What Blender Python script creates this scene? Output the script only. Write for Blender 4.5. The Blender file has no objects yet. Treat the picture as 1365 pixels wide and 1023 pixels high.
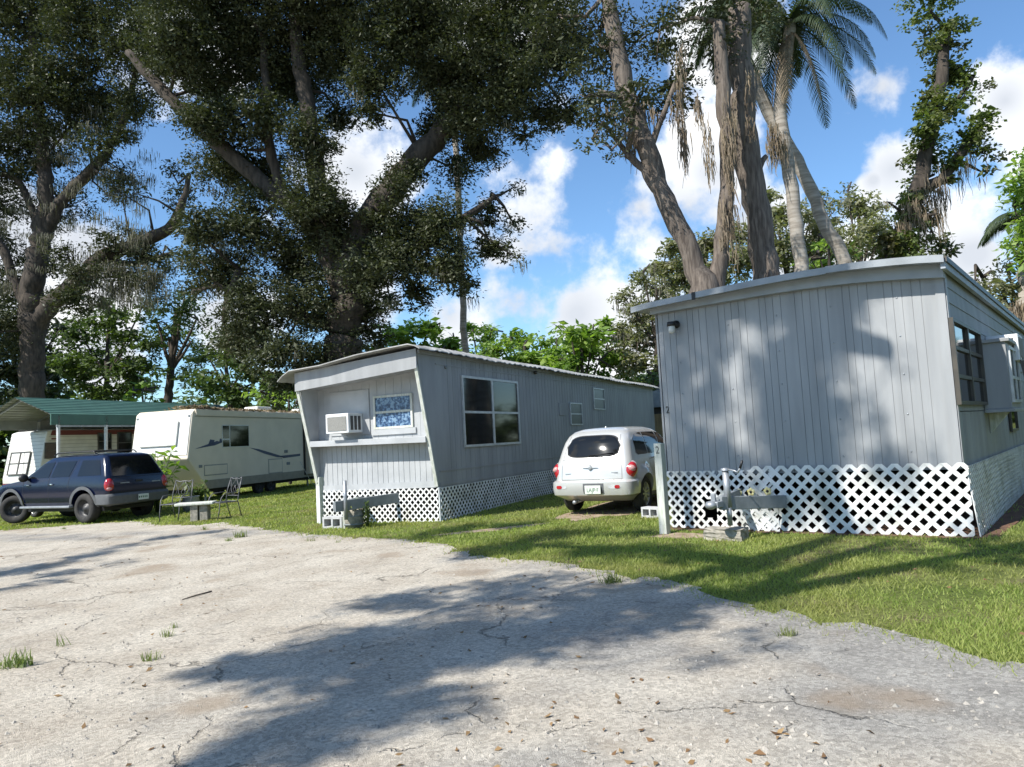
import bpy, math, random
import numpy as np
from mathutils import Vector, Matrix
from mathutils.bvhtree import BVHTree
random.seed(7); rng = np.random.default_rng(7)
R = math.radians
scene = bpy.context.scene
COL = scene.collection

# ---------------------------------------------------------------- camera
PITCH, ROLL, FPX, EYE = 4.43, 3.057, 960.2, 1.5
_p, _r = R(PITCH), R(ROLL)
_f = np.array([0, math.cos(_p), math.sin(_p)]); _u0 = np.cross([1., 0, 0], _f)
_x = np.array([1., 0, 0])*math.cos(_r) - _u0*math.sin(_r)
_y = _u0*math.cos(_r) + np.array([1., 0, 0])*math.sin(_r)
cam_d = bpy.data.cameras.new('camera'); cam = bpy.data.objects.new('camera', cam_d); COL.objects.link(cam)
cam.matrix_world = Matrix(((_x[0], _y[0], -_f[0], 0), (_x[1], _y[1], -_f[1], 0), (_x[2], _y[2], -_f[2], EYE), (0, 0, 0, 1)))
cam_d.sensor_width = 36; cam_d.lens = 36*FPX/1365; cam_d.clip_end = 2000; cam_d.clip_start = .05
scene.camera = cam
scene.render.resolution_x = 1024; scene.render.resolution_y = 767

# ---------------------------------------------------------------- light
SUN_EL = 46.5; SUN_DIR = Vector((-.80*math.cos(R(SUN_EL)), -.60*math.cos(R(SUN_EL)), math.sin(R(SUN_EL)))).normalized()
EXPOSURE = 0.65
scene.view_settings.view_transform = 'Standard'; scene.view_settings.look = 'None'
scene.view_settings.exposure = EXPOSURE; scene.view_settings.gamma = 1
sl = bpy.data.lights.new('sun', 'SUN'); sl.energy = 5.0; sl.angle = R(.53); sl.color = (1, .955, .88)
so = bpy.data.objects.new('sun', sl); COL.objects.link(so)
so.rotation_euler = SUN_DIR.to_track_quat('Z', 'Y').to_euler()

def ray(px, py):
    return _f + _x*(px-682.5)/FPX + _y*(511.5-py)/FPX
SLOPE = .016
def gz(x, y=0): return SLOPE*max(-60, min(60, x))
def at(px, py, Y):
    d = ray(px, py); t = Y/d[1]; return Vector((d[0]*t, Y, EYE+d[2]*t))
def ground(px, py):
    d = ray(px, py); t = EYE/(SLOPE*d[0]-d[2]); return Vector((d[0]*t, d[1]*t, EYE+d[2]*t))

# ---------------------------------------------------------------- sky with clouds (world directions)
W = bpy.data.worlds.new('World'); scene.world = W; W.use_nodes = True
def build_sky():
    nt = W.node_tree; N = nt.nodes; L = nt.links; N.clear()
    out = N.new('ShaderNodeOutputWorld'); bg = N.new('ShaderNodeBackground'); bg.inputs[1].default_value = .105
    sky = N.new('ShaderNodeTexSky'); sky.sky_type = 'NISHITA'; sky.sun_disc = False
    sky.sun_elevation = R(SUN_EL); sky.sun_rotation = math.atan2(SUN_DIR.x, SUN_DIR.y); sky.ozone_density = 2.2; sky.air_density = 1.0; sky.dust_density = .35
    tc = N.new('ShaderNodeTexCoord'); V = tc.outputs['Generated']
    def m(op, a, b=None, c=None):
        n = N.new('ShaderNodeMath'); n.operation = op
        for i, v in enumerate((a, b, c)):
            if v is None: continue
            if isinstance(v, (int, float)): n.inputs[i].default_value = v
            else: L.new(v, n.inputs[i])
        return n.outputs[0]
    nz = N.new('ShaderNodeTexNoise'); nz.inputs['Scale'].default_value = 5.5; nz.inputs['Detail'].default_value = 9; nz.inputs['Roughness'].default_value = .58
    L.new(V, nz.inputs['Vector'])
    nz2 = N.new('ShaderNodeTexNoise'); nz2.inputs['Scale'].default_value = 3.2; nz2.inputs['Detail'].default_value = 6
    L.new(V, nz2.inputs['Vector'])
    blobs = [(735,335,85),(690,300,45),(705,330,110),(690,400,140),(600,420,90),(500,400,80),(770,420,100),(470,225,80),(945,230,75),(915,280,100),(855,275,60),
             (1000,300,70),(1190,225,60),(1165,240,30),(1175,115,50),(1340,135,55),(1300,335,80),(1360,310,40),(1240,330,30),(25,310,85),(125,330,75),
             (60,190,60),(300,420,60),(140,480,70),(880,430,90),(1050,400,90),(960,60,60),(250,60,90),(660,60,70),(660,340,80)]
    acc = None
    for (a, b, r) in blobs:
        d = Vector(ray(a, b)).normalized()
        s = N.new('ShaderNodeVectorMath'); s.operation = 'DISTANCE'; L.new(V, s.inputs[0]); s.inputs[1].default_value = d
        f = m('SUBTRACT', 1.0, m('DIVIDE', s.outputs['Value'], r/FPX*1.0))
        acc = f if acc is None else m('MAXIMUM', acc, f)
    acc = m('MAXIMUM', acc, -1.2)
    gen = m('MULTIPLY_ADD', nz2.outputs[0], 5.0, -2.55)           # clouds over the rest of the sky
    acc = m('MAXIMUM', acc, m('MINIMUM', gen, -.25))
    dens = m('ADD', acc, m('MULTIPLY_ADD', nz.outputs[0], 5.2, -2.68))
    mr = N.new('ShaderNodeMapRange'); mr.interpolation_type = 'SMOOTHSTEP'; L.new(dens, mr.inputs[0]); mr.inputs[1].default_value = -.12; mr.inputs[2].default_value = .55
    # cloud brightness: thick parts greyer
    sh = N.new('ShaderNodeMapRange'); L.new(m('ADD', acc, m('MULTIPLY_ADD', nz2.outputs[0], 1.6, -.8)), sh.inputs[0]); sh.inputs[1].default_value = 0; sh.inputs[2].default_value = .9
    cr = N.new('ShaderNodeMixRGB'); L.new(sh.outputs[0], cr.inputs[0]); cr.inputs[1].default_value = (8.0, 8.1, 8.2, 1); cr.inputs[2].default_value = (4.6, 4.9, 5.4, 1)
    tint = N.new('ShaderNodeMixRGB'); tint.blend_type = 'MULTIPLY'; tint.inputs[0].default_value = 1; L.new(sky.outputs[0], tint.inputs[1]); tint.inputs[2].default_value = (.86, 1.08, 1.22, 1)
    mx = N.new('ShaderNodeMixRGB'); L.new(mr.outputs[0], mx.inputs[0]); L.new(tint.outputs[0], mx.inputs[1]); L.new(cr.outputs[0], mx.inputs[2])
    L.new(mx.outputs[0], bg.inputs[0]); L.new(bg.outputs[0], out.inputs[0])
build_sky()
scene.cycles.max_bounces = 6; scene.cycles.transparent_max_bounces = 6

# ---------------------------------------------------------------- materials
def mat(name, c1, c2=None, rough=.6, scale=6, bump=0, bscale=None, metal=0, spec=.5, detail=6, lo=.35, hi=.65, coat=0, stretch=None):
    m = bpy.data.materials.new(name); m.use_nodes = True; nt = m.node_tree; N = nt.nodes; L = nt.links
    b = N['Principled BSDF']; b.inputs['Roughness'].default_value = rough; b.inputs['Metallic'].default_value = metal
    b.inputs['Specular IOR Level'].default_value = spec; b.inputs['Coat Weight'].default_value = coat; b.inputs['Coat Roughness'].default_value = .05
    c1 = (*c1, 1); c2 = (*(c2 or [v*.85 for v in c1[:3]]), 1)
    tc = N.new('ShaderNodeTexCoord'); mp = N.new('ShaderNodeMapping'); L.new(tc.outputs['Object'], mp.inputs[0])
    if stretch: mp.inputs['Scale'].default_value = stretch
    nz = N.new('ShaderNodeTexNoise'); nz.inputs['Scale'].default_value = scale; nz.inputs['Detail'].default_value = detail
    L.new(mp.outputs[0], nz.inputs['Vector'])
    mr = N.new('ShaderNodeMapRange'); L.new(nz.outputs[0], mr.inputs[0]); mr.inputs[1].default_value = lo; mr.inputs[2].default_value = hi
    mx = N.new('ShaderNodeMixRGB'); L.new(mr.outputs[0], mx.inputs[0]); mx.inputs[1].default_value = c1; mx.inputs[2].default_value = c2
    L.new(mx.outputs[0], b.inputs['Base Color'])
    if bump:
        n2 = N.new('ShaderNodeTexNoise'); n2.inputs['Scale'].default_value = bscale or scale*4; n2.inputs['Detail'].default_value = 5
        L.new(mp.outputs[0], n2.inputs['Vector'])
        bp = N.new('ShaderNodeBump'); bp.inputs['Strength'].default_value = bump; bp.inputs['Distance'].default_value = .02
        L.new(n2.outputs[0], bp.inputs['Height']); L.new(bp.outputs[0], b.inputs['Normal'])
    return m
def leafmat(name, c1, c2, c3, trans=.3, rough=.5, spec=.35):
    """leaf colour varies by leaf (mesh attribute rnd) and by clump (noise)"""
    m = bpy.data.materials.new(name); m.use_nodes = True; nt = m.node_tree; N = nt.nodes; L = nt.links
    b = N['Principled BSDF']; b.inputs['Roughness'].default_value = rough; b.inputs['Specular IOR Level'].default_value = spec
    at_ = N.new('ShaderNodeAttribute'); at_.attribute_name = 'rnd'
    geo = N.new('ShaderNodeNewGeometry'); nz = N.new('ShaderNodeTexNoise'); nz.inputs['Scale'].default_value = .7; L.new(geo.outputs['Position'], nz.inputs['Vector'])
    m1 = N.new('ShaderNodeMixRGB'); L.new(at_.outputs['Fac'], m1.inputs[0]); m1.inputs[1].default_value = (*c1, 1); m1.inputs[2].default_value = (*c2, 1)
    mr = N.new('ShaderNodeMapRange'); L.new(nz.outputs[0], mr.inputs[0]); mr.inputs[1].default_value = .45; mr.inputs[2].default_value = .7
    m2 = N.new('ShaderNodeMixRGB'); L.new(mr.outputs[0], m2.inputs[0]); L.new(m1.outputs[0], m2.inputs[1]); m2.inputs[2].default_value = (*c3, 1)
    L.new(m2.outputs[0], b.inputs['Base Color'])
    if trans:
        t = N.new('ShaderNodeBsdfTranslucent'); hs = N.new('ShaderNodeMixRGB'); hs.blend_type = 'MULTIPLY'; hs.inputs[0].default_value = 1
        L.new(m2.outputs[0], hs.inputs[1]); hs.inputs[2].default_value = (1.5, 1.7, .6, 1); L.new(hs.outputs[0], t.inputs[0])
        ms = N.new('ShaderNodeMixShader'); ms.inputs[0].default_value = trans
        L.new(b.outputs[0], ms.inputs[1]); L.new(t.outputs[0], ms.inputs[2]); L.new(ms.outputs[0], N['Material Output'].inputs[0])
    return m
M = {}
M['wall'] = mat('painted_grey_metal', (.322, .332, .340), (.255, .264, .271), .5, 1.6, .1, 5, stretch=(3, 3, .35))
M['wall_side'] = mat('painted_grey_siding', (.308, .316, .323), (.24, .248, .254), .6, 1.4, .1, 8, stretch=(2, 2, .5))
M['wall_light'] = mat('pale_grey_paint', (.42, .435, .445), (.34, .355, .365), .55, 2.5, .08, 10)
M['trim'] = mat('grey_trim_paint', (.36, .39, .42), (.29, .32, .35), .55, 3, .05)
M['roof_r'] = mat('grey_metal_roof_edge', (.30, .325, .345), (.21, .23, .245), .45, 2.5, .08, spec=.5)
M['roof_m'] = mat('weathered_white_roof', (.40, .40, .39), (.24, .24, .23), .6, 3, .1)
M['white'] = mat('white_vinyl', (.72, .74, .75), (.60, .62, .63), .55, 4)
M['lattice'] = mat('white_lattice', (.74, .75, .74), (.46, .46, .42), .5, 3.5, lo=.45, hi=.72)
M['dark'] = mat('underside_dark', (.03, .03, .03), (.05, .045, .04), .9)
M['glass'] = mat('window_glass', (.006, .007, .008), (.01, .011, .012), .05, 1, spec=.4)
M['glass_dim'] = mat('screened_glass', (.03, .035, .038), (.05, .055, .06), .3, 20, spec=.5)
M['screen'] = mat('insect_screen', (.055, .06, .065), (.08, .085, .09), .6, 3)
M['bronze'] = mat('bronze_aluminium', (.05, .047, .04), (.08, .07, .055), .45, 6)
M['alu'] = mat('aluminium_frame', (.55, .56, .56), (.42, .43, .43), .4, 8, metal=.2)
M['black'] = mat('black_plastic', (.015, .015, .016), None, .5)
M['hitch'] = mat('grey_painted_steel', (.17, .19, .20), (.23, .25, .26), .6, 6, .15, 30)
M['steel'] = mat('galvanised_steel', (.36, .38, .40), (.26, .28, .30), .45, 8, metal=.5)
M['concrete'] = mat('old_concrete', (.36, .33, .28), (.20, .19, .16), .9, 14, .5, 40)
M['postw'] = mat('weathered_white_post', (.60, .61, .57), (.42, .45, .38), .7, 5, .15, stretch=(6, 6, 1))
M['postg'] = mat('weathered_green_grey_post', (.30, .35, .29), (.40, .43, .38), .7, 5, .15, stretch=(6, 6, 1))
M['bark'] = mat('oak_bark', (.075, .06, .047), (.03, .024, .019), .95, 3.5, .9, 9, stretch=(2.2, 2.2, .5))
M['barkl'] = mat('light_bark', (.17, .14, .115), (.07, .055, .045), .95, 5, 1.0, 12, stretch=(3, 3, .35))
M['palmbark'] = mat('palm_trunk_bark', (.34, .31, .27), (.20, .175, .145), .9, 3, .5, 9, stretch=(.6, .6, 4))
M['moss'] = leafmat('spanish_moss', (.12, .118, .092), (.20, .19, .155), (.085, .08, .06), .2, .9, .1)
M['deadfrond'] = leafmat('dead_palm_frond', (.20, .16, .115), (.29, .235, .175), (.13, .10, .075), .15, .9, .1)
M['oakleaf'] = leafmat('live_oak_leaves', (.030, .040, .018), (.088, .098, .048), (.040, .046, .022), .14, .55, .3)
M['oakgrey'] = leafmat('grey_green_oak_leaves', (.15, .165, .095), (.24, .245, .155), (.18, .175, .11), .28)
M['bright'] = leafmat('bright_green_leaves', (.14, .23, .045), (.27, .36, .10), (.09, .16, .035), .42)
M['midleaf'] = leafmat('mid_green_leaves', (.055, .09, .027), (.12, .165, .055), (.04, .065, .02), .3)
M['darkleaf'] = leafmat('dark_green_leaves', (.025, .038, .015), (.05, .068, .026), (.03, .04, .018), .2)
M['vineleaf'] = leafmat('vine_leaves', (.075, .11, .03), (.13, .165, .055), (.095, .085, .045), .3)
M['palmleaf'] = leafmat('palm_leaflets', (.03, .05, .025), (.06, .085, .04), (.035, .05, .025), .2)
M['grass'] = leafmat('grass_blades', (.17, .24, .055), (.36, .39, .13), (.26, .26, .095), .4, .6, .2)
M['weed'] = leafmat('weed_leaves', (.10, .16, .04), (.24, .27, .11), (.16, .17, .07), .3)

# ---------------------------------------------------------------- mesh building
class MB:
    def __init__(s): s.v = []; s.f = []; s.sm = []; s.mi = []
    def add(s, vs, fs, smooth=False, mi=0):
        o = len(s.v); s.v += [tuple(v) for v in vs]; s.f += [tuple(i+o for i in f) for f in fs]
        s.sm += [smooth]*len(fs); s.mi += [mi]*len(fs); return s
    def box(s, x0, x1, y0, y1, z0, z1, mi=0):
        vs = [(x, y, z) for z in (z0, z1) for y in (y0, y1) for x in (x0, x1)]
        return s.add(vs, [(0, 2, 3, 1), (4, 5, 7, 6), (0, 1, 5, 4), (2, 6, 7, 3), (0, 4, 6, 2), (1, 3, 7, 5)], mi=mi)
    def obox(s, a, b, w, h, up=(0, 0, 1), mi=0):
        """bar from a to b, w wide, h high"""
        a = Vector(a); b = Vector(b); d = (b-a).normalized(); sx = d.cross(Vector(up)).normalized()*w/2; sz = sx.cross(d).normalized()*h/2
        vs = [p+i*sx+j*sz for p in (a, b) for (i, j) in ((-1, -1), (1, -1), (1, 1), (-1, 1))]
        return s.add(vs, [(0, 1, 2, 3), (7, 6, 5, 4), (0, 4, 5, 1), (1, 5, 6, 2), (2, 6, 7, 3), (3, 7, 4, 0)], mi=mi)
    def prism(s, pts, o, ux, uy, n, depth, mi=0):
        o, ux, uy, n = map(Vector, (o, ux, uy, n)); k = len(pts)
        a = [o+ux*p[0]+uy*p[1] for p in pts]; b = [q+n*depth for q in a]
        fs = [tuple(range(k)), tuple(range(2*k-1, k-1, -1))]+[(i, i+k, (i+1) % k+k, (i+1) % k) for i in range(k)]
        return s.add(a+b, fs, mi=mi)
    def tube(s, path, rad, n=8, smooth=True, wob=0, mi=0, caps=True):
        P = [Vector(p) for p in path]; k = len(P)
        if not hasattr(rad, '__len__'): rad = [rad]*k
        vs = []; ref = Vector((0, 0, 1)) if abs((P[-1]-P[0]).normalized().z) < .9 else Vector((1, 0, 0))
        for i, p in enumerate(P):
            t = (P[min(i+1, k-1)]-P[max(i-1, 0)]).normalized(); a = t.cross(ref).normalized(); b = t.cross(a)
            for j in range(n):
                an = 2*math.pi*j/n; rr = rad[i]*(1+(random.uniform(-wob, wob) if wob else 0))
                vs.append(p+(a*math.cos(an)+b*math.sin(an))*rr)
        fs = [(i*n+j, i*n+(j+1) % n, (i+1)*n+(j+1) % n, (i+1)*n+j) for i in range(k-1) for j in range(n)]
        if caps: fs += [tuple(range(n-1, -1, -1)), tuple((k-1)*n+j for j in range(n))]
        return s.add(vs, fs, smooth, mi)
    def lathe(s, prof, o=(0, 0, 0), ax=(0, 0, 1), n=20, smooth=True, mi=0):
        o = Vector(o); ax = Vector(ax).normalized(); a = ax.orthogonal().normalized(); b = ax.cross(a); k = len(prof)
        vs = [o+ax*h+(a*math.cos(2*math.pi*j/n)+b*math.sin(2*math.pi*j/n))*r for (r, h) in prof for j in range(n)]
        fs = [(i*n+j, i*n+(j+1) % n, (i+1)*n+(j+1) % n, (i+1)*n+j) for i in range(k-1) for j in range(n)]
        return s.add(vs, fs, smooth, mi)
    def sphere(s, c, r, n=12, m=8, mi=0):
        c = Vector(c); r = Vector(r if hasattr(r, '__len__') else (r, r, r)); vs = []
        for i in range(m+1):
            th = math.pi*i/m
            for j in range(n): vs.append((c.x+r.x*math.sin(th)*math.cos(2*math.pi*j/n), c.y+r.y*math.sin(th)*math.sin(2*math.pi*j/n), c.z+r.z*math.cos(th)))
        return s.add(vs, [(i*n+j, (i+1)*n+j, (i+1)*n+(j+1) % n, i*n+(j+1) % n) for i in range(m) for j in range(n)], True, mi)
    def build(s, name, mats, parent=None, bevel=0, loc=None):
        me = bpy.data.meshes.new(name); me.from_pydata([tuple(v) for v in s.v], [], s.f)
        me.polygons.foreach_set('use_smooth', s.sm)
        if not isinstance(mats, (list, tuple)): mats = [mats]
        for m_ in mats: me.materials.append(m_)
        if len(mats) > 1: me.polygons.foreach_set('material_index', s.mi)
        me.update()
        o = bpy.data.objects.new(name, me); COL.objects.link(o)
        if parent: o.parent = parent
        if loc is not None: o.location = loc
        if bevel:
            b = o.modifiers.new('bevel', 'BEVEL'); b.width = bevel; b.segments = 2; b.limit_method = 'ANGLE'
        return o
def tag(o, label=None, cat=None, group=None, kind=None):
    for k, v in (('label', label), ('category', cat), ('group', group), ('kind', kind)):
        if v: o[k] = v
    return o
def thing(name, label, cat, loc=(0, 0, 0), rz=0, group=None):
    o = bpy.data.objects.new(name, None); COL.objects.link(o); o.location = loc; o.rotation_euler = (0, 0, rz); o.empty_display_size = .2
    return tag(o, label, cat, group)
def copy_tree(o, parent=None):
    c = o.copy(); COL.objects.link(c); c.parent = parent
    for ch in list(o.children): copy_tree(ch, c)
    return c
def quads_object(name, V, rnd, m, parent=None, tri=False):
    """V: (n,4,3) or (n,3,3) array -> one mesh of loose faces with a per-face random attribute"""
    n, k = V.shape[0], V.shape[1]
    me = bpy.data.meshes.new(name); me.vertices.add(n*k); me.vertices.foreach_set('co', V.reshape(-1).astype(np.float32))
    me.loops.add(n*k); me.loops.foreach_set('vertex_index', np.arange(n*k, dtype=np.int32))
    me.polygons.add(n); me.polygons.foreach_set('loop_start', np.arange(0, n*k, k, dtype=np.int32))
    try: me.polygons.foreach_set('loop_total', np.full(n, k, dtype=np.int32))
    except Exception: pass
    at_ = me.attributes.new('rnd', 'FLOAT', 'POINT'); at_.data.foreach_set('value', np.repeat(rnd, k).astype(np.float32))
    me.materials.append(m); me.update(calc_edges=True)
    o = bpy.data.objects.new(name, me); COL.objects.link(o)
    if parent: o.parent = parent
    return o
def text_mesh(name, s, size, m, parent, mtx, depth=.002, sx=1):
    cu = bpy.data.curves.new(name, 'FONT'); cu.body = s; cu.size = size; cu.extrude = depth; cu.align_x = 'CENTER'; cu.align_y = 'CENTER'
    t = bpy.data.objects.new(name, cu); me = bpy.data.meshes.new_from_object(t); bpy.data.objects.remove(t)
    me.transform(Matrix.Diagonal((sx, 1, 1, 1))); me.materials.clear(); me.materials.append(m)
    o = bpy.data.objects.new(name, me); COL.objects.link(o); o.parent = parent; o.matrix_local = mtx; return o
def basis(o, ux, uy, n):
    ux, uy, n, o = map(Vector, (ux, uy, n, o))
    return Matrix(((ux.x, uy.x, n.x, o.x), (ux.y, uy.y, n.y, o.y), (ux.z, uy.z, n.z, o.z), (0, 0, 0, 1)))

def clip(poly, a, b, c):
    """keep a*x+b*y<=c"""
    out = []
    for i in range(len(poly)):
        p, q = poly[i], poly[(i+1) % len(poly)]; dp, dq = a*p[0]+b*p[1]-c, a*q[0]+b*q[1]-c
        if dp <= 0: out.append(p)
        if (dp < 0 < dq) or (dq < 0 < dp):
            t = dp/(dp-dq); out.append((p[0]+(q[0]-p[0])*t, p[1]+(q[1]-p[1])*t))
    return out
def lattice(mb, u0, u1, z0, z1, org, ux, uz, n, pitch=.13, sw=.036, th=.007, off=0):
    """two crossed layers of slats clipped to a panel in the plane (ux,uz)"""
    for layer, sg in ((0, 1), (1, -1)):
        hw = sw/math.sqrt(2)*1.0
        k0 = math.floor((min(u0, u1)-abs(z1)-1)/pitch); k1 = math.ceil((max(u0, u1)+abs(z1)+1)/pitch)
        for k in range(k0, k1+1):
            c = k*pitch+off
            # slat around line u - sg*(z-z0) = c
            zz0, zz1 = z0-1, z1+1
            P = [(c+sg*(zz0-z0)-hw, zz0), (c+sg*(zz0-z0)+hw, zz0), (c+sg*(zz1-z0)+hw, zz1), (c+sg*(zz1-z0)-hw, zz1)]
            for (a, b, cc) in ((-1, 0, -u0), (1, 0, u1), (0, -1, -z0), (0, 1, z1)):
                P = clip(P, a, b, cc)
                if len(P) < 3: break
            if len(P) < 3: continue
            mb.prism(P, Vector(org)+Vector(n)*(th*layer), ux, uz, n, th)
    return mb

def plane_local(px, py, root, axis, val):
    """pixel -> local coordinates of root on the plane local[axis]=val"""
    Mi = root.matrix_world.inverted() if False else (Matrix.Translation(root.location) @ Matrix.Rotation(root.rotation_euler[2], 4, 'Z')).inverted()
    o = Mi @ Vector((0, 0, EYE)); d = Mi.to_3x3() @ Vector(ray(px, py)); t = (val-o[axis])/d[axis]
    return o+d*t
# ---------------------------------------------------------------- the two grey mobile homes
def boards(mb, poly, org, ux, uz, n, cuts, gap=.012, th=.007):
    org, ux, uz, n = map(Vector, (org, ux, uz, n))
    mb.prism(poly, org-n*.03, ux, uz, n, .03)
    us = [p[0] for p in poly]; cs = [min(us)-gap]+sorted(c for c in cuts if min(us)+.03 < c < max(us)-.03)+[max(us)+gap]
    for a, b in zip(cs, cs[1:]):
        P = clip(clip(poly, -1, 0, -(a+gap/2)), 1, 0, b-gap/2)
        if len(P) > 2: mb.prism(P, org+n*.0005, ux, uz, n, th)
    return mb
def hboards(mb, poly, org, ux, uz, n, z0, z1, h=.2, th=.012):
    """horizontal lap siding"""
    org, ux, uz, n = map(Vector, (org, ux, uz, n)); mb.prism(poly, org-n*.03, ux, uz, n, .03)
    us = [p[0] for p in poly]; z = z0
    while z < z1-.02:
        zt = min(z+h, z1); a, b = min(us), max(us)
        vs = [org+ux*u+uz*q+n*t for u in (a, b) for (q, t) in ((z, .001), (z, th), (zt, .002))]
        mb.add(vs, [(0, 1, 4, 3), (1, 2, 5, 4), (0, 2, 1), (3, 4, 5)]); z = zt
    return mb
def cutpat(a, b, pat):
    out = []; u = a; i = 0
    while u < b: u += pat[i % len(pat)]; out.append(u); i += 1
    return out
def window(parent, org, ux, uz, n, u0, u1, z0, z1, fm, gm, rails=(), mull=(), fw=.04, fd=.035, name='window', label=None, panename='pane', sill=0):
    f = MB(); org, ux, uz, n = map(Vector, (org, ux, uz, n)); o = org+n*.006
    def bar(a, b, c, d, dp=fd): f.prism([(a, c), (b, c), (b, d), (a, d)], o, ux, uz, n, dp)
    bar(u0, u1, z0, z0+fw); bar(u0, u1, z1-fw, z1); bar(u0, u0+fw, z0+fw, z1-fw); bar(u1-fw, u1, z0+fw, z1-fw)
    for r in rails: bar(u0+fw, u1-fw, z0+(z1-z0)*r-fw*.5, z0+(z1-z0)*r+fw*.5, fd*.8)
    for r in mull: bar(u0+(u1-u0)*r-fw*.8, u0+(u1-u0)*r+fw*.8, z0+fw, z1-fw, fd*.9)
    if sill: bar(u0-.03, u1+.03, z0-.05, z0-.002, fd+sill)
    w = f.build(name, fm, parent)
    if label: w['label'] = label
    g = MB().prism([(u0+fw, z0+fw), (u1-fw, z0+fw), (u1-fw, z1-fw), (u0+fw, z1-fw)], o, ux, uz, n, .012).build(panename, gm, w)
    return w
X, Y_, Z = Vector((1, 0, 0)), Vector((0, 1, 0)), Vector((0, 0, 1))

def curtain_mat():
    m = bpy.data.materials.new('blue_patterned_curtain'); m.use_nodes = True; nt = m.node_tree; N = nt.nodes; L = nt.links; b = N['Principled BSDF']; b.inputs['Roughness'].default_value = .22
    tc = N.new('ShaderNodeTexCoord'); v = N.new('ShaderNodeTexVoronoi'); v.inputs['Scale'].default_value = 17; L.new(tc.outputs['Object'], v.inputs['Vector'])
    nz = N.new('ShaderNodeTexNoise'); nz.inputs['Scale'].default_value = 22; L.new(tc.outputs['Object'], nz.inputs['Vector'])
    cr = N.new('ShaderNodeValToRGB'); L.new(nz.outputs[0], cr.inputs[0]); e = cr.color_ramp.elements
    e[0].position = .38; e[0].color = (.02, .045, .11, 1); e[1].position = .62; e[1].color = (.22, .34, .48, 1); x = e.new(.5); x.color = (.06, .13, .26, 1)
    mx = N.new('ShaderNodeMixRGB'); mx.blend_type = 'MULTIPLY'; mx.inputs[0].default_value = .6; L.new(cr.outputs[0], mx.inputs[1]); L.new(v.outputs['Distance'], mx.inputs[2])
    mx.inputs[0].default_value = .35; L.new(mx.outputs[0], b.inputs['Base Color']); return m
M['curtain'] = curtain_mat()
M['acface'] = mat('ac_grille', (.24, .24, .22), (.18, .18, .17), .7, 60)
M['acfin'] = mat('ac_side_fins', (.05, .05, .05), None, .6)

def ac_unit(parent, c, w, h, d, n=(0, -1, 0), label=None):
    """window air conditioner sticking out along -Y local; c is centre on the wall"""
    c = Vector(c); b = MB(); b.box(c.x-w/2, c.x+w/2, c.y-d, c.y, c.z-h/2, c.z+h/2)
    o = b.build('air_conditioner', M['white'], parent, bevel=.012)
    if label: o['label'] = label
    g = MB(); y = c.y-d-.004; g.prism([(-w/2+.05, -h/2+.05), (w/2-.05, -h/2+.05), (w/2-.05, h/2-.06), (-w/2+.05, h/2-.06)], (c.x, y, c.z), X, Z, -Y_, .008)
    g.build('front_grille', M['acface'], o)
    for sx in (-1, 1):
        g = MB()
        for k in range(3):
            y0 = c.y-d+.07+k*(d*.26)
            g.prism([(y0, c.z-h*.36), (y0+d*.18, c.z-h*.36), (y0+d*.18, c.z+h*.36), (y0, c.z+h*.36)], (c.x+sx*w/2, 0, 0), Y_, Z, X*sx, .004)
        g.build('side_vent', M['acfin'], o)
    return o

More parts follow.
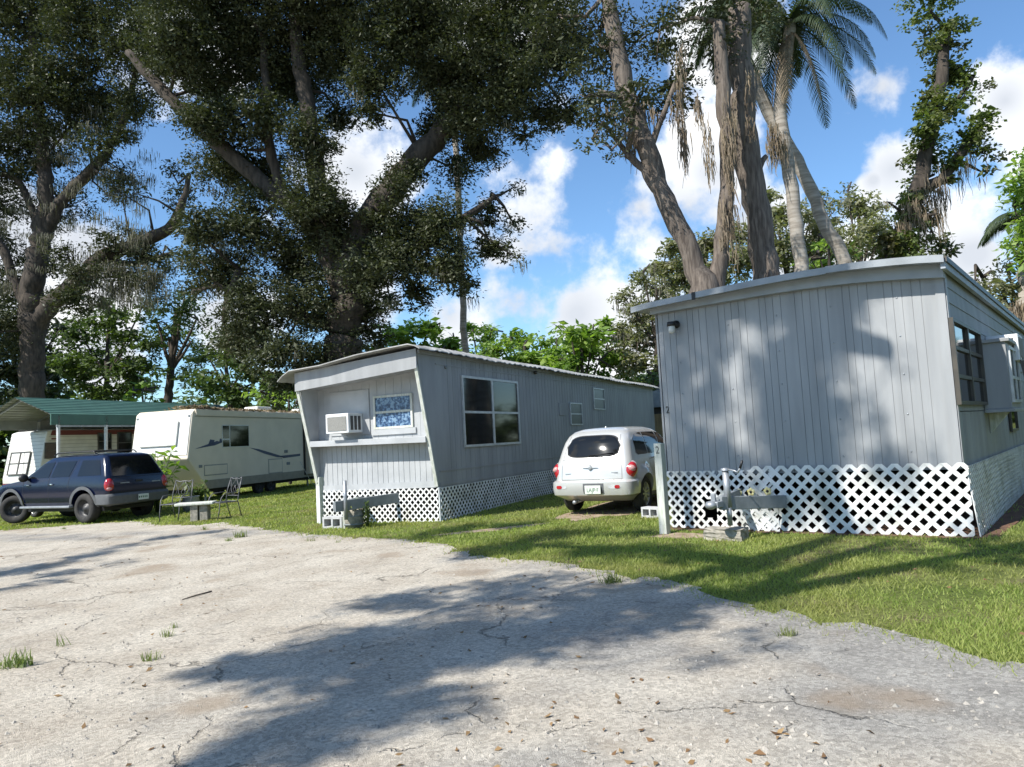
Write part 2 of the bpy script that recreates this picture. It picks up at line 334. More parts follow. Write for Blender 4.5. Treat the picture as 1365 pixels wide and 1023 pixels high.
def mobile_home_mid():
    w, Ln, zs, zl, zr, g = 3.0, 17.0, .665, .622, 3.299, -.045; ztl = 3.10
    root = thing('mobile_home', 'middle grey mobile home with air conditioner above its front ledge and slanted wings', 'mobile home', (-1.544, 14.278, -.025), -.444, 'grey mobile homes')
    P = lambda px, py, ax, v: plane_local(px, py, root, ax, v)
    top = lambda x: zr+(ztl-zr)*(-x/w)
    # front wall, set back under the roof
    b = MB(); cuts = cutpat(-w, 0, (.13, .12, .14))
    boards(b, [(-w+.05, zl+.1), (-.05, zs+.1), (-.05, 1.62), (-w+.05, 1.62)], (0, 0, 0), X, Z, -Y_, cuts)
    boards(b, [(-w+.05, 1.62), (-.05, 1.62), (-.05, top(0)-.02), (-w+.05, top(-w)-.02)], (0, 0, 0), X, Z, -Y_, cutpat(-w, 0, (.2, .19, .22)), .008, .004)
    b.prism([(-w, zl), (0, zs), (0, zs+.13), (-w, zl+.13)], (0, -.016, 0), X, Z, -Y_, .012)
    b.build('wall', M['wall_light'], root)
    # ledge
    b = MB(); za = P(425, 592, 1, -.32).z; zb = P(566, 586, 1, -.32).z
    b.prism([(-w+.06, za-.06), (-.06, zb-.06), (-.06, zb+.06), (-w+.06, za+.06)], (0, -.32, 0), X, Z, Y_, .30)
    b.build('ledge', M['wall_light'], root, bevel=.006)
    # slanted side wings
    zt = top(0)
    for x, ztop_, zsk, sx in ((0, top(0), zs, -1), (-w, ztl, zl, 1)):
        b = MB(); b.prism([(-.60, ztop_-.02), (0.02, ztop_-.02), (.02, zsk+.1), (-.02, zsk)], (x, 0, 0), Y_, Z, X*sx, .05)
        b.build('slanted_wing', M['wall_light'], root, bevel=.004)
        b = MB(); b.obox((x+sx*.025, -.615, ztop_-.25), (x+sx*.025, -.035, zsk+.02), .07, .03, up=(0, 0, 1)); b.build('edge_board', M['postw'], root)
    # fascia and soffit
    b = MB(); b.prism([(-w-.01, ztl-.34), (.01, zr-.32), (.01, zr+.06), (-w-.01, ztl+.04)], (0, -.64, 0), X, Z, Y_, .03); b.build('fascia', M['wall'], root)
    b = MB(); b.prism([(-w, ztl-.30), (0, zr-.28), (0, zr-.26), (-w, ztl-.28)], (0, -.608, 0), X, Z, Y_, .66); b.build('soffit', M['wall'], root)
    # long side wall facing the car
    b = MB(); boards(b, [(-.60, zr-.02), (0.03, zs-.02), (Ln, zs-.02), (Ln, zr-.02)], (0, 0, 0), Y_, Z, X, cutpat(.3, Ln, (.21, .20, .22, .19)), .01, .005)
    for z, h in ((zs+.02, .05), (zs+.30, .03), (zr-.2, .03)):
        b.prism([(.05, z), (Ln, z), (Ln, z+h), (.05, z+h)], (.006, 0, 0), Y_, Z, X, .012)
    b.build('wall', M['wall_side'], root)
    b = MB(); b.prism([(0, zs-.02), (Ln, zs-.02), (Ln, ztl-.04), (0, ztl-.04)], (-w, 0, 0), Y_, Z, -X, .03).prism([(-w, zl), (0, zs), (0, zr-.03), (-w, ztl-.03)], (0, Ln, 0), X, Z, Y_, .03)
    b.build('wall', M['wall_side'], root)
    MB().box(-w+.01, -w+.03, .05, Ln, -.1, zl).box(-w, 0, Ln-.03, Ln-.01, -.1, zl).build('unseen_skirt_board', M['dark'], root)  # solid boards added on the unseen sides to keep light out underneath
    # roof: bowed sheets with ripples that end in a ragged eave
    b = MB(); xs = [-w-.32, -w-.18, -w, -2.2, -1.3, -.5, -.05, .10, .22]; zz = [ztl-.10, ztl-.0, ztl+.08, zr-.08, zr+.05, zr+.12, zr+.15, zr+.10, zr+.03]
    ys = [-.82+i*.075 for i in range(int((Ln+1.3)/.075))]; vs = []
    for j, y in enumerate(ys):
        for i, (x, z) in enumerate(zip(xs, zz)):
            rip = .011*math.sin(y*2*math.pi/.3)*(1 if y > -.5 else .3); sag = .02*math.sin(y*1.3+i) + (random.uniform(-.018, .018) if i == len(xs)-1 else 0)
            vs.append((x+(random.uniform(-.02, .03) if i == len(xs)-1 else 0), y, z+rip+sag*.5))
    n = len(xs); k = len(vs); vs += [(v[0], v[1], v[2]-.02) for v in vs]
    fs = []
    for j in range(len(ys)-1):
        for i in range(n-1):
            a = j*n+i; fs.append((a, a+1, a+1+n, a+n)); fs.append((a+k, a+n+k, a+1+n+k, a+1+k))
        for i in (0, n-1): a = j*n+i; fs.append((a, a+n, a+n+k, a+k))
    for i in range(n-1):
        fs.append((i, i+k, i+1+k, i+1)); a = (len(ys)-1)*n+i; fs.append((a, a+1, a+1+k, a+k))
    b.add(vs, fs, False); b.build('roof', M['roof_m'], root)
    b = MB(); b.prism([(-.60, zr-.03), (Ln, zr-.03), (Ln, zr+.04), (-.60, zr+.04)], (.02, 0, 0), Y_, Z, X, .03); b.build('eave_board', M['wall'], root)
    # floor
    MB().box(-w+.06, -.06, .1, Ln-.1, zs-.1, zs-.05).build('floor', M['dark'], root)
    # skirt
    b = MB(); lattice(b, -w, .0, g+.02, zs-.01, (0, -.03, 0), X, Z, -Y_, pitch=.135, sw=.031); b.build('lattice_skirt', M['lattice'], root)
    b = MB(); lattice(b, 0.0, 7.5, .0, zs-.01, (.03, 0, 0), Y_, Z, X, pitch=.135, sw=.031); lattice(b, 7.5, Ln, .0, zs-.02, (.04, 0, 0), Y_, Z, X, pitch=.135, sw=.031); b.build('lattice_skirt', M['lattice'], root)
    MB().box(.0, .02, -.03, .03, 0, zs).build('corner_trim', M['white'], root)
    # concrete piers, coloured dark to stand in for the shade under the floor
    for y in (4.5, 7.5, 10.5):
        for x in (-1.2, -2.4): MB().box(x-.2, x+.2, y-.2, y+.2, 0, zs-.1).build('pier', M['dark'], root)
    # front window with curtain
    a = P(500, 573, 1, 0); c = P(550, 524, 1, 0)
    wd = window(root, (0, -.002, 0), X, Z, -Y_, a.x, c.x, a.z, c.z, M['postw'], M['curtain'], rails=(.5,), fw=.045, name='window', label='front window with a blue patterned curtain behind it', panename='curtain')
    b = MB(); b.prism([(a.x-.06, a.z-.12), (c.x+.06, a.z-.12), (c.x+.06, a.z-.002), (a.x-.06, a.z-.002)], (0, -.008, 0), X, Z, -Y_, .03); b.build('sill', M['wall_light'], wd)
    a = P(442, 582, 1, 0); c = P(492, 519, 1, 0)
    MB().prism([(a.x, a.z), (c.x, a.z), (c.x, c.z), (a.x, c.z)], (0, -.008, 0), X, Z, -Y_, .018).build('cover_panel', M['wall_light'], root, bevel=.004)
    a = P(449, 565, 1, -.5); ac_unit(root, (a.x, -.028, a.z), .58, .40, .47)
    # side windows
    a = P(618, 598, 0, 0); c = P(688, 508, 0, 0)
    window(root, (.004, 0, 0), Y_, Z, X, a.y, c.y, a.z+.02, c.z-.02, M['alu'], M['glass'], rails=(.49,), mull=(.5,), fw=.05, label='large double window with pale frames')
    for (x0, y0, x1, y1) in ((760, 567, 774, 538), (791, 546, 804, 519)):
        a = P(x0, y0, 0, 0); c = P(x1, y1, 0, 0); window(root, (.004, 0, 0), Y_, Z, X, a.y, c.y, a.z, c.z, M['alu'], M['glass_dim'], rails=(.5,), fw=.035)
    a = P(745, 554, 0, 0); c = P(753, 538, 0, 0); MB().prism([(a.y, a.z), (c.y, a.z), (c.y, c.z), (a.y, c.z)], (.006, 0, 0), Y_, Z, X, .02).build('hatch_cover', M['wall_side'], root, bevel=.004)
    a = P(593, 490, 0, 0); MB().lathe([(0, 0), (.035, 0), (.035, .03), (0, .035)], (.006, a.y, a.z), X, 12).build('round_vent', M['hitch'], root)
    a = P(711, 496, 0, 0)
    MB().lathe([(0, 0), (.05, 0), (.045, .06), (0, .07)], (.036, a.y, a.z-.02), X, 12).build('eave_light', M['bronze'], root)
    # towing hitch with jack
    cpl = P(446, 676, 1, -1.35); end = P(524, 664, 1, -.05)
    b = MB(); c0 = Vector((cpl.x, -1.35, cpl.z)); e0 = Vector((end.x+.1, -.02, end.z)); b.obox(c0, e0, .07, .2); b.obox(c0, (c0.x-.5, .3, c0.z), .07, .16)
    b.build('hitch_beam', M['hitch'], root, bevel=.006)
    jk = c0+Vector((.18, .1, 0)); zt = P(453, 641, 1, jk.y).z
    jb = MB().tube([(jk.x, jk.y, jk.z-.25), (jk.x, jk.y, zt)], .035, 12); jb.build('jack_post', M['steel'], root)
    return root

def mobile_home_right():
    w, Ln = 3.851, 15.0; zs, zsl, g = .816, .769, -.047; zr, zl = 3.195, 3.272
    root = thing('mobile_home', 'large grey ribbed mobile home at right with bay window and curved roofline', 'mobile home', (5.238, 8.561, .084), -.698, 'grey mobile homes')
    P = lambda px, py, ax, v: plane_local(px, py, root, ax, v)
    bow = lambda x: .075*(1-(2*(-x/w)-1)**2)+.015*math.sin(2*math.pi*(1+x/w)+math.pi)
    topz = lambda x: zr+(zl-zr)*(-x/w)+bow(x)
    # front wall
    n = 16; xs = [-w+.02+(w-.04)*i/n for i in range(n+1)]; b = MB()
    cuts = cutpat(-w, 0, (.10, .11, .10, .20, .09, .10, .11, .19, .10))
    for i in range(1):
        poly = [(-w+.02, zsl-.03), (-.02, zs-.03)]+[(x, topz(x)+.02) for x in reversed(xs)]
        boards(b, poly, (0, 0, 0), X, Z, -Y_, cuts, .008, .007)
    b.build('wall', M['wall'], root)
    # screws along the boards
    for u in cuts[2::6]:
        for z in np.arange(1.0, 3.0, .48):
            MB().lathe([(0, .006), (.009, .004), (.012, 0)], (u+.04, -.0095, z+random.uniform(-.03, .03)), (0, -1, 0), 6).build('wall_screw', M['steel'], root)
    MB().prism([(-.09, zs-.02), (.012, zs-.02), (.012, topz(0)+.0), (-.09, topz(0)+.0)], (0, -.0105, 0), X, Z, -Y_, .012).build('corner_trim', M['wall'], root)
    MB().prism([(-.0, zs-.02), (.10, zs-.02), (.10, zr), (-.0, zr)], (.0135, 0, 0), Y_, Z, X, .012).build('corner_trim', M['wall'], root)
    # right side wall: lap siding above, plain ribbed panels below
    zm = P(1285, 548, 0, 0).z; b = MB()
    hboards(b, [(0.0, zm), (Ln, zm), (Ln, zr), (0, zr)], (0, 0, 0), Y_, Z, X, zm, zr-.05, .19, .012)
    boards(b, [(0.0, zs-.03), (Ln, zs-.03), (Ln, zm-.01), (0, zm-.01)], (0, 0, 0), Y_, Z, X, cutpat(0, Ln, (.4, .1, .5, .1)), .012, .006)
    b.build('wall', M['wall_side'], root)
    MB().prism([(0, zsl-.03), (Ln, zsl-.03), (Ln, zl), (0, zl)], (-w, 0, 0), Y_, Z, -X, .03).prism([(-w, zsl), (0, zs), (0, zr), (-w, zl)], (0, Ln, 0), X, Z, Y_, .03).build('wall', M['wall_side'], root)
    MB().box(-w+.01, -w+.03, .05, Ln, -.1, zsl).box(-w, 0, Ln-.03, Ln-.01, -.1, zsl).build('unseen_skirt_board', M['dark'], root)  # added where the skirt is out of view, so the underside stays dark
    # fascia board under the roof edge, wedge shaped
    b = MB(); m_ = 12; xx = [-w-.05+(w+.08)*i/m_ for i in range(m_+1)]
    poly = [(x, topz(x)-.05-.08*(1-(x/-w)*.9)) for x in xx]+[(x, topz(x)+.055) for x in reversed(xx)]
    for i in range(m_):
        q = [poly[i], poly[i+1], poly[2*m_+1-i-1], poly[2*m_+1-i]]; b.prism(q, (0, -.02, 0), X, Z, -Y_, .10)
    b.build('fascia', M['trim'], root)
    # roof
    b = MB(); m_ = 16; rx = [-w-.26+(w+.34)*i/m_ for i in range(m_+1)]
    rz = [topz(max(-w, min(0, x)))+.08-(.02*max(0, (-w-x))/.2)-(.02*max(0, x)/.1) for x in rx]
    yy = [-.30, -.28, 0, Ln*.25, Ln*.5, Ln*.75, Ln+.2]; vs = []
    for y in yy:
        for x, z in zip(rx, rz): vs.append((x, y, z+(random.uniform(-.006, .006)) - (.02 if y == -.30 else 0)))
    n = m_+1; k = len(vs); vs += [(v[0], v[1], v[2]-.045) for v in vs]; fs = []
    for j in range(len(yy)-1):
        for i in range(n-1):
            a = j*n+i; fs.append((a, a+1, a+1+n, a+n)); fs.append((a+k, a+n+k, a+1+n+k, a+1+k))
        for i in (0, n-1): a = j*n+i; fs.append((a, a+n, a+n+k, a+k))
    for i in range(n-1):
        fs.append((i, i+k, i+1+k, i+1)); a = (len(yy)-1)*n+i; fs.append((a, a+1, a+1+k, a+k))
    b.add(vs, fs); b.build('roof', M['roof_r'], root)
    b = MB()  # rolled edge strip with overlapping lengths
    for (i0, i1, dz, dy) in ((0, 4, 0, 0), (4, 11, .008, -.006), (11, 16, .018, -.012)):
        for i in range(i0, i1):
            za, zb = rz[i], rz[i+1]
            b.prism([(rx[i], za-.075+dz), (rx[i+1], zb-.075+dz), (rx[i+1], zb+.012+dz), (rx[i], za+.012+dz)], (0, -.305+dy, 0), X, Z, -Y_, .02)
    b.build('roof_edge', M['roof_r'], root)
    i = 4; b = MB().prism([(rx[i]-.02, rz[i]-.09), (rx[i]+.03, rz[i]-.09), (rx[i]+.03, rz[i]+.02), (rx[i]-.02, rz[i]+.02)], (0, -.335, 0), X, Z, -Y_, .012); b.build('roof_strap', M['black'], root)
    MB().prism([(-.29, zr-.06), (Ln+.1, zr-.06), (Ln+.1, zr+.02), (-.29, zr+.02)], (.035, 0, 0), Y_, Z, X, .05).build('eave_board', M['trim'], root)
    MB().prism([(-.29, zr+.02), (Ln+.1, zr+.02), (Ln+.1, zr+.085), (-.29, zr+.085)], (.075, 0, 0), Y_, Z, X, .03).build('gutter_edge', M['bronze'], root)
    # soffit under the front overhang
    MB().box(-w-.2, .03, -.27, -.121, topz(-w)+.06, topz(-w)+.075).build('soffit', M['trim'], root) if False else None
    MB().box(-w+.06, -.06, .1, Ln-.1, zs-.16, zs-.1).build('floor', M['dark'], root)
    for y in (4.5, 7.5, 10.5):  # piers get a near-black colour in place of underfloor shade
        for x in (-1.4, -3.1): MB().box(x-.2, x+.2, y-.2, y+.2, 0, zs-.16).build('pier', M['dark'], root)
    # lattice: two front panels overlapping, a leaning side run
    xm = P(1015, 680, 1, -.03).x; xo = P(1000, 680, 1, -.03).x-.02; L_ = lambda px, py: P(px, py, 1, -.05)
    hole = (P(941, 690, 1, -.03).x, P(957, 690, 1, -.03).x)
    b = MB(); lattice(b, -w+.0, hole[0], g+.02, zsl+.04, (0, -.03, 0), X, Z, -Y_, .145, .038)
    lattice(b, hole[1], xm+.2, g+.03, zsl+.04, (0, -.03, 0), X, Z, -Y_, .145, .038)
    lattice(b, hole[0], hole[1], .40, zsl+.04, (0, -.03, 0), X, Z, -Y_, .145, .038); lattice(b, hole[0], hole[1], g+.02, .13, (0, -.03, 0), X, Z, -Y_, .145, .038)
    b.build('lattice_skirt', M['lattice'], root)
    b = MB(); lattice(b, xm-.12, 0.075, -.01, zs+.05, (0, -.055, 0), X, Z, -Y_, .175, .051); 
    o = b.build('lattice_skirt', M['lattice'], root)
    b = MB(); lattice(b, xm-.28, xm+.25, g+.02, .42, (0, -.072, 0), X, Z, -Y_, .15, .038, off=.05); b.build('lattice_skirt', M['lattice'], root)
    b = MB(); uz = Vector((.26, 0, 1)).normalized()*1.03; uz2 = Vector((-.16, 0, 1))
    lattice(b, .0, 7.0, -.0, zs-.0, (.05+.07, -.02, 0), Y_, Vector((-.085, 0, 1)), X, .13, .042); lattice(b, 7.0, Ln, 0, zs, (.10, 0, 0), Y_, Vector((-.07, 0, 1)), X, .13, .042); b.build('lattice_skirt', M['lattice'], root)
    MB().obox((.125, -.03, .0), (.05, -.03, zs-.01), .02, .012).build('skirt_edge_strip', M['lattice'], root)
    # wall lamp, house number
    a = P(902, 433, 1, 0); b = MB().lathe([(0, 0), (.06, 0), (.06, .02), (.03, .03), (.03, .10), (0, .10)], (a.x, -.012, a.z), (0, -1, 0), 16)
    b.tube([(a.x, -.09, a.z), (a.x-.02, -.13, a.z-.01)], .03); b.lathe([(0, .04), (.065, .03), (.07, -.03), (.055, -.035), (.0, -.035)], (a.x-.02, -.13, a.z), Z, 16)
    lamp = b.build('wall_lamp', M['black'], root); lg = bpy.data.materials.new('frosted_lamp_glass'); lg.use_nodes = True; pb = lg.node_tree.nodes['Principled BSDF']; pb.inputs['Base Color'].default_value = (.55, .55, .52, 1); pb.inputs['Roughness'].default_value = .15
    MB().lathe([(.05, 0), (.052, -.06), (.045, -.10), (.02, -.115), (0, -.118)], (a.x-.02, -.13, a.z-.03), Z, 16).build('lamp_glass', lg, lamp)
    a = P(890, 547, 1, -.01); text_mesh('house_number', '2', .15, M['black'], root, basis((a.x, -.014, a.z), X, Z, -Y_), .002, .8)
    # side windows
    a = P(1274, 540, 0, 0); c = P(1299, 440, 0, 0)
    window(root, (.014, 0, 0), Y_, Z, X, a.y-.06, c.y+.02, a.z, P(1267, 425, 0, 0).z-.02, M['bronze'], M['glass'], rails=(.33, .66), mull=(.5,), fw=.045, fd=.05, label='tall bronze framed jalousie window nearest the corner')
    # bay window
    y0 = P(1306, 500, 0, 0).y; y1 = y0+1.25; z0 = P(1306, 545, 0, .3).z; z1 = P(1303, 438, 0, .3).z; d = .34
    b = MB(); b.box(0.013, d, y0, y1, z0, z1); b.box(.013, d+.05, y0-.04, y1+.04, z1, z1+.05); b.box(.013, d+.03, y0-.02, y1+.02, z0-.05, z0)
    bay = b.build('bay_window', M['wall'], root, bevel=.006)
    window(bay, (d-.004, 0, 0), Y_, Z, X, y0+.08, y1-.08, z0+.08, z1-.06, M['alu'], M['screen'], rails=(.45,), mull=(.52,), fw=.045, name='window_frame')
    b = MB(); b.obox((d+.05, y1-.05, z1-.02), (d+.16, y1+.0, z0+.02), .04, .03); b.obox((d+.05, y1-.3, z1-.02), (d+.16, y1-.28, z0+.02), .03, .02); b.build('awning_frame', M['bronze'], bay)
    MB().prism([(0, 0), (.25, 0), (0, -.3)], (.013, y0+.4, z0-.05), X, Z, Y_, .06).build('bracket', M['postw'], bay)
    # second AC further along and the last window
    ya = P(1342, 462, 0, .3).y; za = P(1342, 462, 0, .3).z
    b = MB(); b.box(.014, .42, ya+.3, ya+.95, za-.2, za+.2); ac = b.build('air_conditioner', M['white'], root, bevel=.012)
    g_ = MB(); g_.prism([(ya+.35, za-.15), (ya+.9, za-.15), (ya+.9, za+.15), (ya+.35, za+.15)], (.421, 0, 0), Y_, Z, X, .006); g_.build('front_grille', M['acface'], ac)
    g_ = MB(); g_.prism([(.06, za-.14), (.36, za-.14), (.36, za+.14), (.06, za+.14)], (0, ya+.299, 0), X, Z, -Y_, .006); g_.build('side_vent', M['acfin'], ac)
    window(root, (.014, 0, 0), Y_, Z, X, ya+2.2, ya+3.2, za-1.3, za+.1, M['bronze'], M['glass'], rails=(.5,), fw=.045)
    # towing hitch: coupler, two beams, jack with crank
    cp = P(958, 671, 1, -1.15); c0 = Vector((cp.x, -1.15, cp.z)); e1 = P(1046, 669, 1, -.12); e1 = Vector((e1.x, -.10, e1.z))
    b = MB(); b.obox(c0+Vector((.02, 0, -.0)), e1, .06, .17); b.obox(c0+Vector((-.02, .05, 0)), (c0.x-.25, .4, c0.z+.02), .06, .15); b.build('hitch_beam', M['hitch'], root, bevel=.008)
    b = MB(); b.box(c0.x-.10, c0.x+.06, c0.y-.16, c0.y+.10, c0.z-.045, c0.z+.03); b.sphere((c0.x-.03, c0.y-.17, c0.z-.01), (.075, .07, .055)); b.box(c0.x-.06, c0.x, c0.y-.1, c0.y-.06, c0.z+.03, c0.z+.13); b.build('coupler', M['steel'], root, bevel=.006)
    jx, jy = c0.x+.08, c0.y+.12; zt = P(965, 628, 1, jy).z
    b = MB(); b.tube([(jx, jy, c0.z-.06), (jx-.015, jy, zt)], .042, 14); b.tube([(jx, jy, .17), (jx, jy, c0.z)], .032, 12); b.lathe([(.055, 0), (.055, .03), (.02, .04), (0, .04)], (jx-.015, jy, zt), Z, 14)
    j = b.build('jack_post', M['steel'], root)
    b = MB(); b.tube([(jx-.015, jy, zt+.03), (jx+.12, jy-.02, zt-.0), (jx+.17, jy-.03, zt-.02)], .011, 8); b.tube([(jx+.17, jy-.03, zt-.02), (jx+.20, jy-.03, zt+.04)], .011, 8); b.build('crank_arm', M['steel'], j)
    MB().tube([(jx+.20, jy-.03, zt+.03), (jx+.235, jy-.03, zt+.13)], .016, 8).build('crank_grip', M['black'], j)
    return root, c0
mid = mobile_home_mid()
right, right_coupler = mobile_home_right()

# ---------------------------------------------------------------- vehicles
def ring(xr, xf, hw, rr, rf, br, bf):
    pts = []
    for i in range(7):
        y = (hw-rr)*i/6; pts.append((xr+br*(y/hw)**2, y))
    x0 = xr+br*((hw-rr)/hw)**2
    for i in range(1, 6): a = math.pi*i/10; pts.append((x0+rr-rr*math.cos(a), hw-rr+rr*math.sin(a)))
    x1 = xf-bf*((hw-rf)/hw)**2; a0, a1 = x0+rr, x1-rf
    for i in range(1, 18): t = i/18; pts.append((a0+(a1-a0)*t, hw+.012*math.sin(math.pi*t)))
    for i in range(0, 6): a = math.pi*i/10; pts.append((x1-rf+rf*math.sin(a), hw-rf+rf*math.cos(a)))
    for i in range(5, -1, -1): y = (hw-rf)*i/6; pts.append((xf-bf*(y/hw)**2, y))
    return pts
def shell(levels):
    """levels: (z, xr, xf, hw, rear radius, front radius, rear bow, front bow) -> closed MB, near-horizontal rings"""
    b = MB(); k = None; vs = []
    for L in levels:
        h = ring(*L[1:]); full = h+[(x, -y) for x, y in reversed(h[1:-1])]; k = len(full); vs += [(x, y, L[0]) for x, y in full]
    fs = [(i*k+j, i*k+(j+1) % k, (i+1)*k+(j+1) % k, (i+1)*k+j) for i in range(len(levels)-1) for j in range(k)]
    o = (len(levels)-1)*k; nh = len(h)
    for j in range(nh-2):
        a, b_, c, d = j, j+1, (k-j-1) % k, (k-j) % k
        fs.append((o+a, o+b_, o+c, o+d) if j else (o, o+1, o+k-1)); fs.append((d, c, b_, a) if j else (k-1, 1, 0))
    fs.append((o+nh-2, o+nh-1, o+nh)); fs.append((nh, nh-1, nh-2))
    fs = [tuple(reversed(f)) for f in fs]
    b.add(vs, fs, True); return b
def finish_body(o, cutters, adds=()):
    bpy.context.view_layer.update()
    import bmesh
    def fix(me):
        bm = bmesh.new(); bm.from_mesh(me); bmesh.ops.recalc_face_normals(bm, faces=bm.faces); bm.to_mesh(me); bm.free()
    fix(o.data); tmp = []
    for kind, lst in (('UNION', adds), ('DIFFERENCE', cutters)):
        for mb in lst:
            t = mb.build('cutter', [], None); fix(t.data); tmp.append(t); t.matrix_world = o.matrix_world
            md = o.modifiers.new('b', 'BOOLEAN'); md.operation = kind; md.object = t; md.solver = 'EXACT'
    bpy.context.view_layer.update(); dg = bpy.context.evaluated_depsgraph_get()
    me = bpy.data.meshes.new_from_object(o.evaluated_get(dg), preserve_all_data_layers=True, depsgraph=dg)
    o.modifiers.clear(); o.data = me
    for t in tmp: bpy.data.objects.remove(t)
    me.polygons.foreach_set('use_smooth', [True]*len(me.polygons)); me.set_sharp_from_angle(angle=R(38))
    return BVHTree.FromPolygons([v.co.copy() for v in me.vertices], [tuple(p.vertices) for p in me.polygons])
def patch(bvh, lo, hi, view, m, name, parent, n=8, off=.006, smooth=True):
    """a skin patch projected on a body: lo and hi are curves of the same count; view is side+, side-, rear, front, top"""
    def res(c, k=14):
        if len(c) >= 8: return c
        L = [0]
        for a, b in zip(c, c[1:]): L.append(L[-1]+math.dist(a, b))
        out = []
        for i in range(k+1):
            t = L[-1]*i/k; j = 0
            while j < len(c)-2 and L[j+1] < t: j += 1
            s = (t-L[j])/max(1e-6, L[j+1]-L[j]); out.append((c[j][0]+(c[j+1][0]-c[j][0])*s, c[j][1]+(c[j+1][1]-c[j][1])*s))
        return out
    lo, hi = res(lo), res(hi); k = len(lo); vs = []
    for j in range(n+1):
        for i in range(k):
            a = lo[i][0]+(hi[i][0]-lo[i][0])*j/n; b = lo[i][1]+(hi[i][1]-lo[i][1])*j/n
            o_, d = {'side+': ((a, 4, b), (0, -1, 0)), 'side-': ((a, -4, b), (0, 1, 0)), 'rear': ((-4, a, b), (1, 0, 0)), 'front': ((10, a, b), (-1, 0, 0)), 'top': ((a, b, 5), (0, 0, -1))}[view]
            hit = bvh.ray_cast(Vector(o_), Vector(d))
            if hit[0] is None: vs.append(Vector(o_)+Vector(d)*4); continue
            nn = hit[1] if hit[1].dot(Vector(d)) < 0 else -hit[1]; vs.append(hit[0]+nn*off)
    fs = [(j*k+i, j*k+i+1, (j+1)*k+i+1, (j+1)*k+i) for j in range(n) for i in range(k-1)]
    if view in ('side+', 'front'): fs = [tuple(reversed(f)) for f in fs]
    return MB().add(vs, fs, smooth).build(name, m, parent)
def arc(cx, cz, r, a0=0, a1=180, n=20): return [(cx+r*math.cos(R(a0+(a1-a0)*i/n)), cz+r*math.sin(R(a0+(a1-a0)*i/n))) for i in range(n+1)]
def line_patch(bvh, pts, w, view, m, name, parent):
    lo, hi = [], []
    for i, p in enumerate(pts):
        a = pts[max(0, i-1)]; b = pts[min(len(pts)-1, i+1)]; d = Vector((b[0]-a[0], b[1]-a[1])).normalized(); lo.append((p[0]+d.y*w/2, p[1]-d.x*w/2)); hi.append((p[0]-d.y*w/2, p[1]+d.x*w/2))
    return patch(bvh, lo, hi, view, m, name, parent, n=1, off=.003)
def wheel(parent, x, y, r, wd, style, steer=0):
    e = bpy.data.objects.new('wheel', None); COL.objects.link(e); e.parent = parent; e.location = (x, y, r); s = 1 if y > 0 else -1; e.rotation_euler = (0, 0, (0 if s > 0 else math.pi)+steer)
    h = wd/2; rr = r*(.66 if style == 'alloy' else .58)
    b = MB().lathe([(rr, -h*.8), (rr*1.05, -h), (r*.9, -h), (r*.985, -h*.75), (r, -h*.45), (r, h*.45), (r*.985, h*.75), (r*.9, h), (rr*1.05, h), (rr, h*.8), (rr, -h*.8)], (0, 0, 0), (0, 1, 0), 36)
    b.build('tyre', M['rubber'], e)
    b = MB()
    if style == 'alloy':
        b.lathe([(rr, h*.8), (rr*.94, h*.72), (rr*.9, h*.3), (rr*.9, -h*.5)], (0, 0, 0), (0, 1, 0), 32)
        for k in range(9):
            a = 2*math.pi*k/9; c, s_ = math.cos(a), math.sin(a); b.obox((c*rr*.12, h*.62, s_*rr*.12), (c*rr*.93, h*.66, s_*rr*.93), rr*.13, .03, up=(0, 1, 0))
        b.lathe([(0, h*.74), (rr*.14, h*.72), (rr*.2, h*.5)], (0, 0, 0), (0, 1, 0), 16); b.build('rim', M['alloy'], e)
        MB().lathe([(0, h*.1), (rr*.9, h*.1)], (0, 0, 0), (0, 1, 0), 24).build('brake_disc', M['black'], e)
    else:
        b.lathe([(rr, h*.8), (rr*.92, h*.6), (rr*.85, h*.1), (rr*.6, h*.15), (rr*.5, h*.5), (rr*.3, h*.5), (rr*.26, h*.7), (0, h*.72)], (0, 0, 0), (0, 1, 0), 32)
        b.build('rim', M['blackrim'], e); b = MB()
        for k in range(8):
            a = 2*math.pi*k/8; b.lathe([(0, .02), (rr*.1, .0)], (math.cos(a)*rr*.72, h*.13, math.sin(a)*rr*.72), (0, 1, 0), 8)
        b.build('rim_hole', M['black'], e)
    return e
def paint(name, c, metal=.0, rough=.3, coat=.8):
    return mat(name, c, [v*.93 for v in c], rough, 2, 0, metal=metal, coat=coat)
M['silver'] = paint('pale_silver_paint', (.58, .585, .57), .35, .3)
M['navy'] = paint('dark_blue_paint', (.002, .005, .021), .0, .2, .25)
M['whitepaint'] = paint('white_paint', (.72, .72, .70), 0, .35)
M['clad'] = mat('grey_plastic_cladding', (.075, .08, .085), (.10, .105, .11), .6, 10)
M['rubber'] = mat('tyre_rubber', (.018, .018, .018), (.035, .033, .03), .85, 12)
M['alloy'] = mat('alloy_rim', (.5, .5, .49), (.4, .4, .39), .35, 5, metal=.8)
M['blackrim'] = mat('black_steel_rim', (.03, .03, .033), (.05, .05, .05), .5, 9)
M['red'] = mat('red_lamp_lens', (.38, .012, .018), (.30, .01, .014), .15, 30, coat=1)
M['amber'] = mat('pink_lamp_lens', (.5, .28, .27), None, .15)
M['chrome'] = mat('chrome', (.6, .6, .6), None, .15, metal=1)
M['plate'] = mat('licence_plate', (.62, .64, .60), (.55, .60, .52), .4, 8)
M['plategreen'] = mat('plate_lettering', (.04, .12, .07), None, .5)
M['seam'] = mat('panel_gap', (.02, .02, .02), None, .8)
M['seamgrey'] = mat('panel_gap_grey', (.16, .16, .155), None, .8)

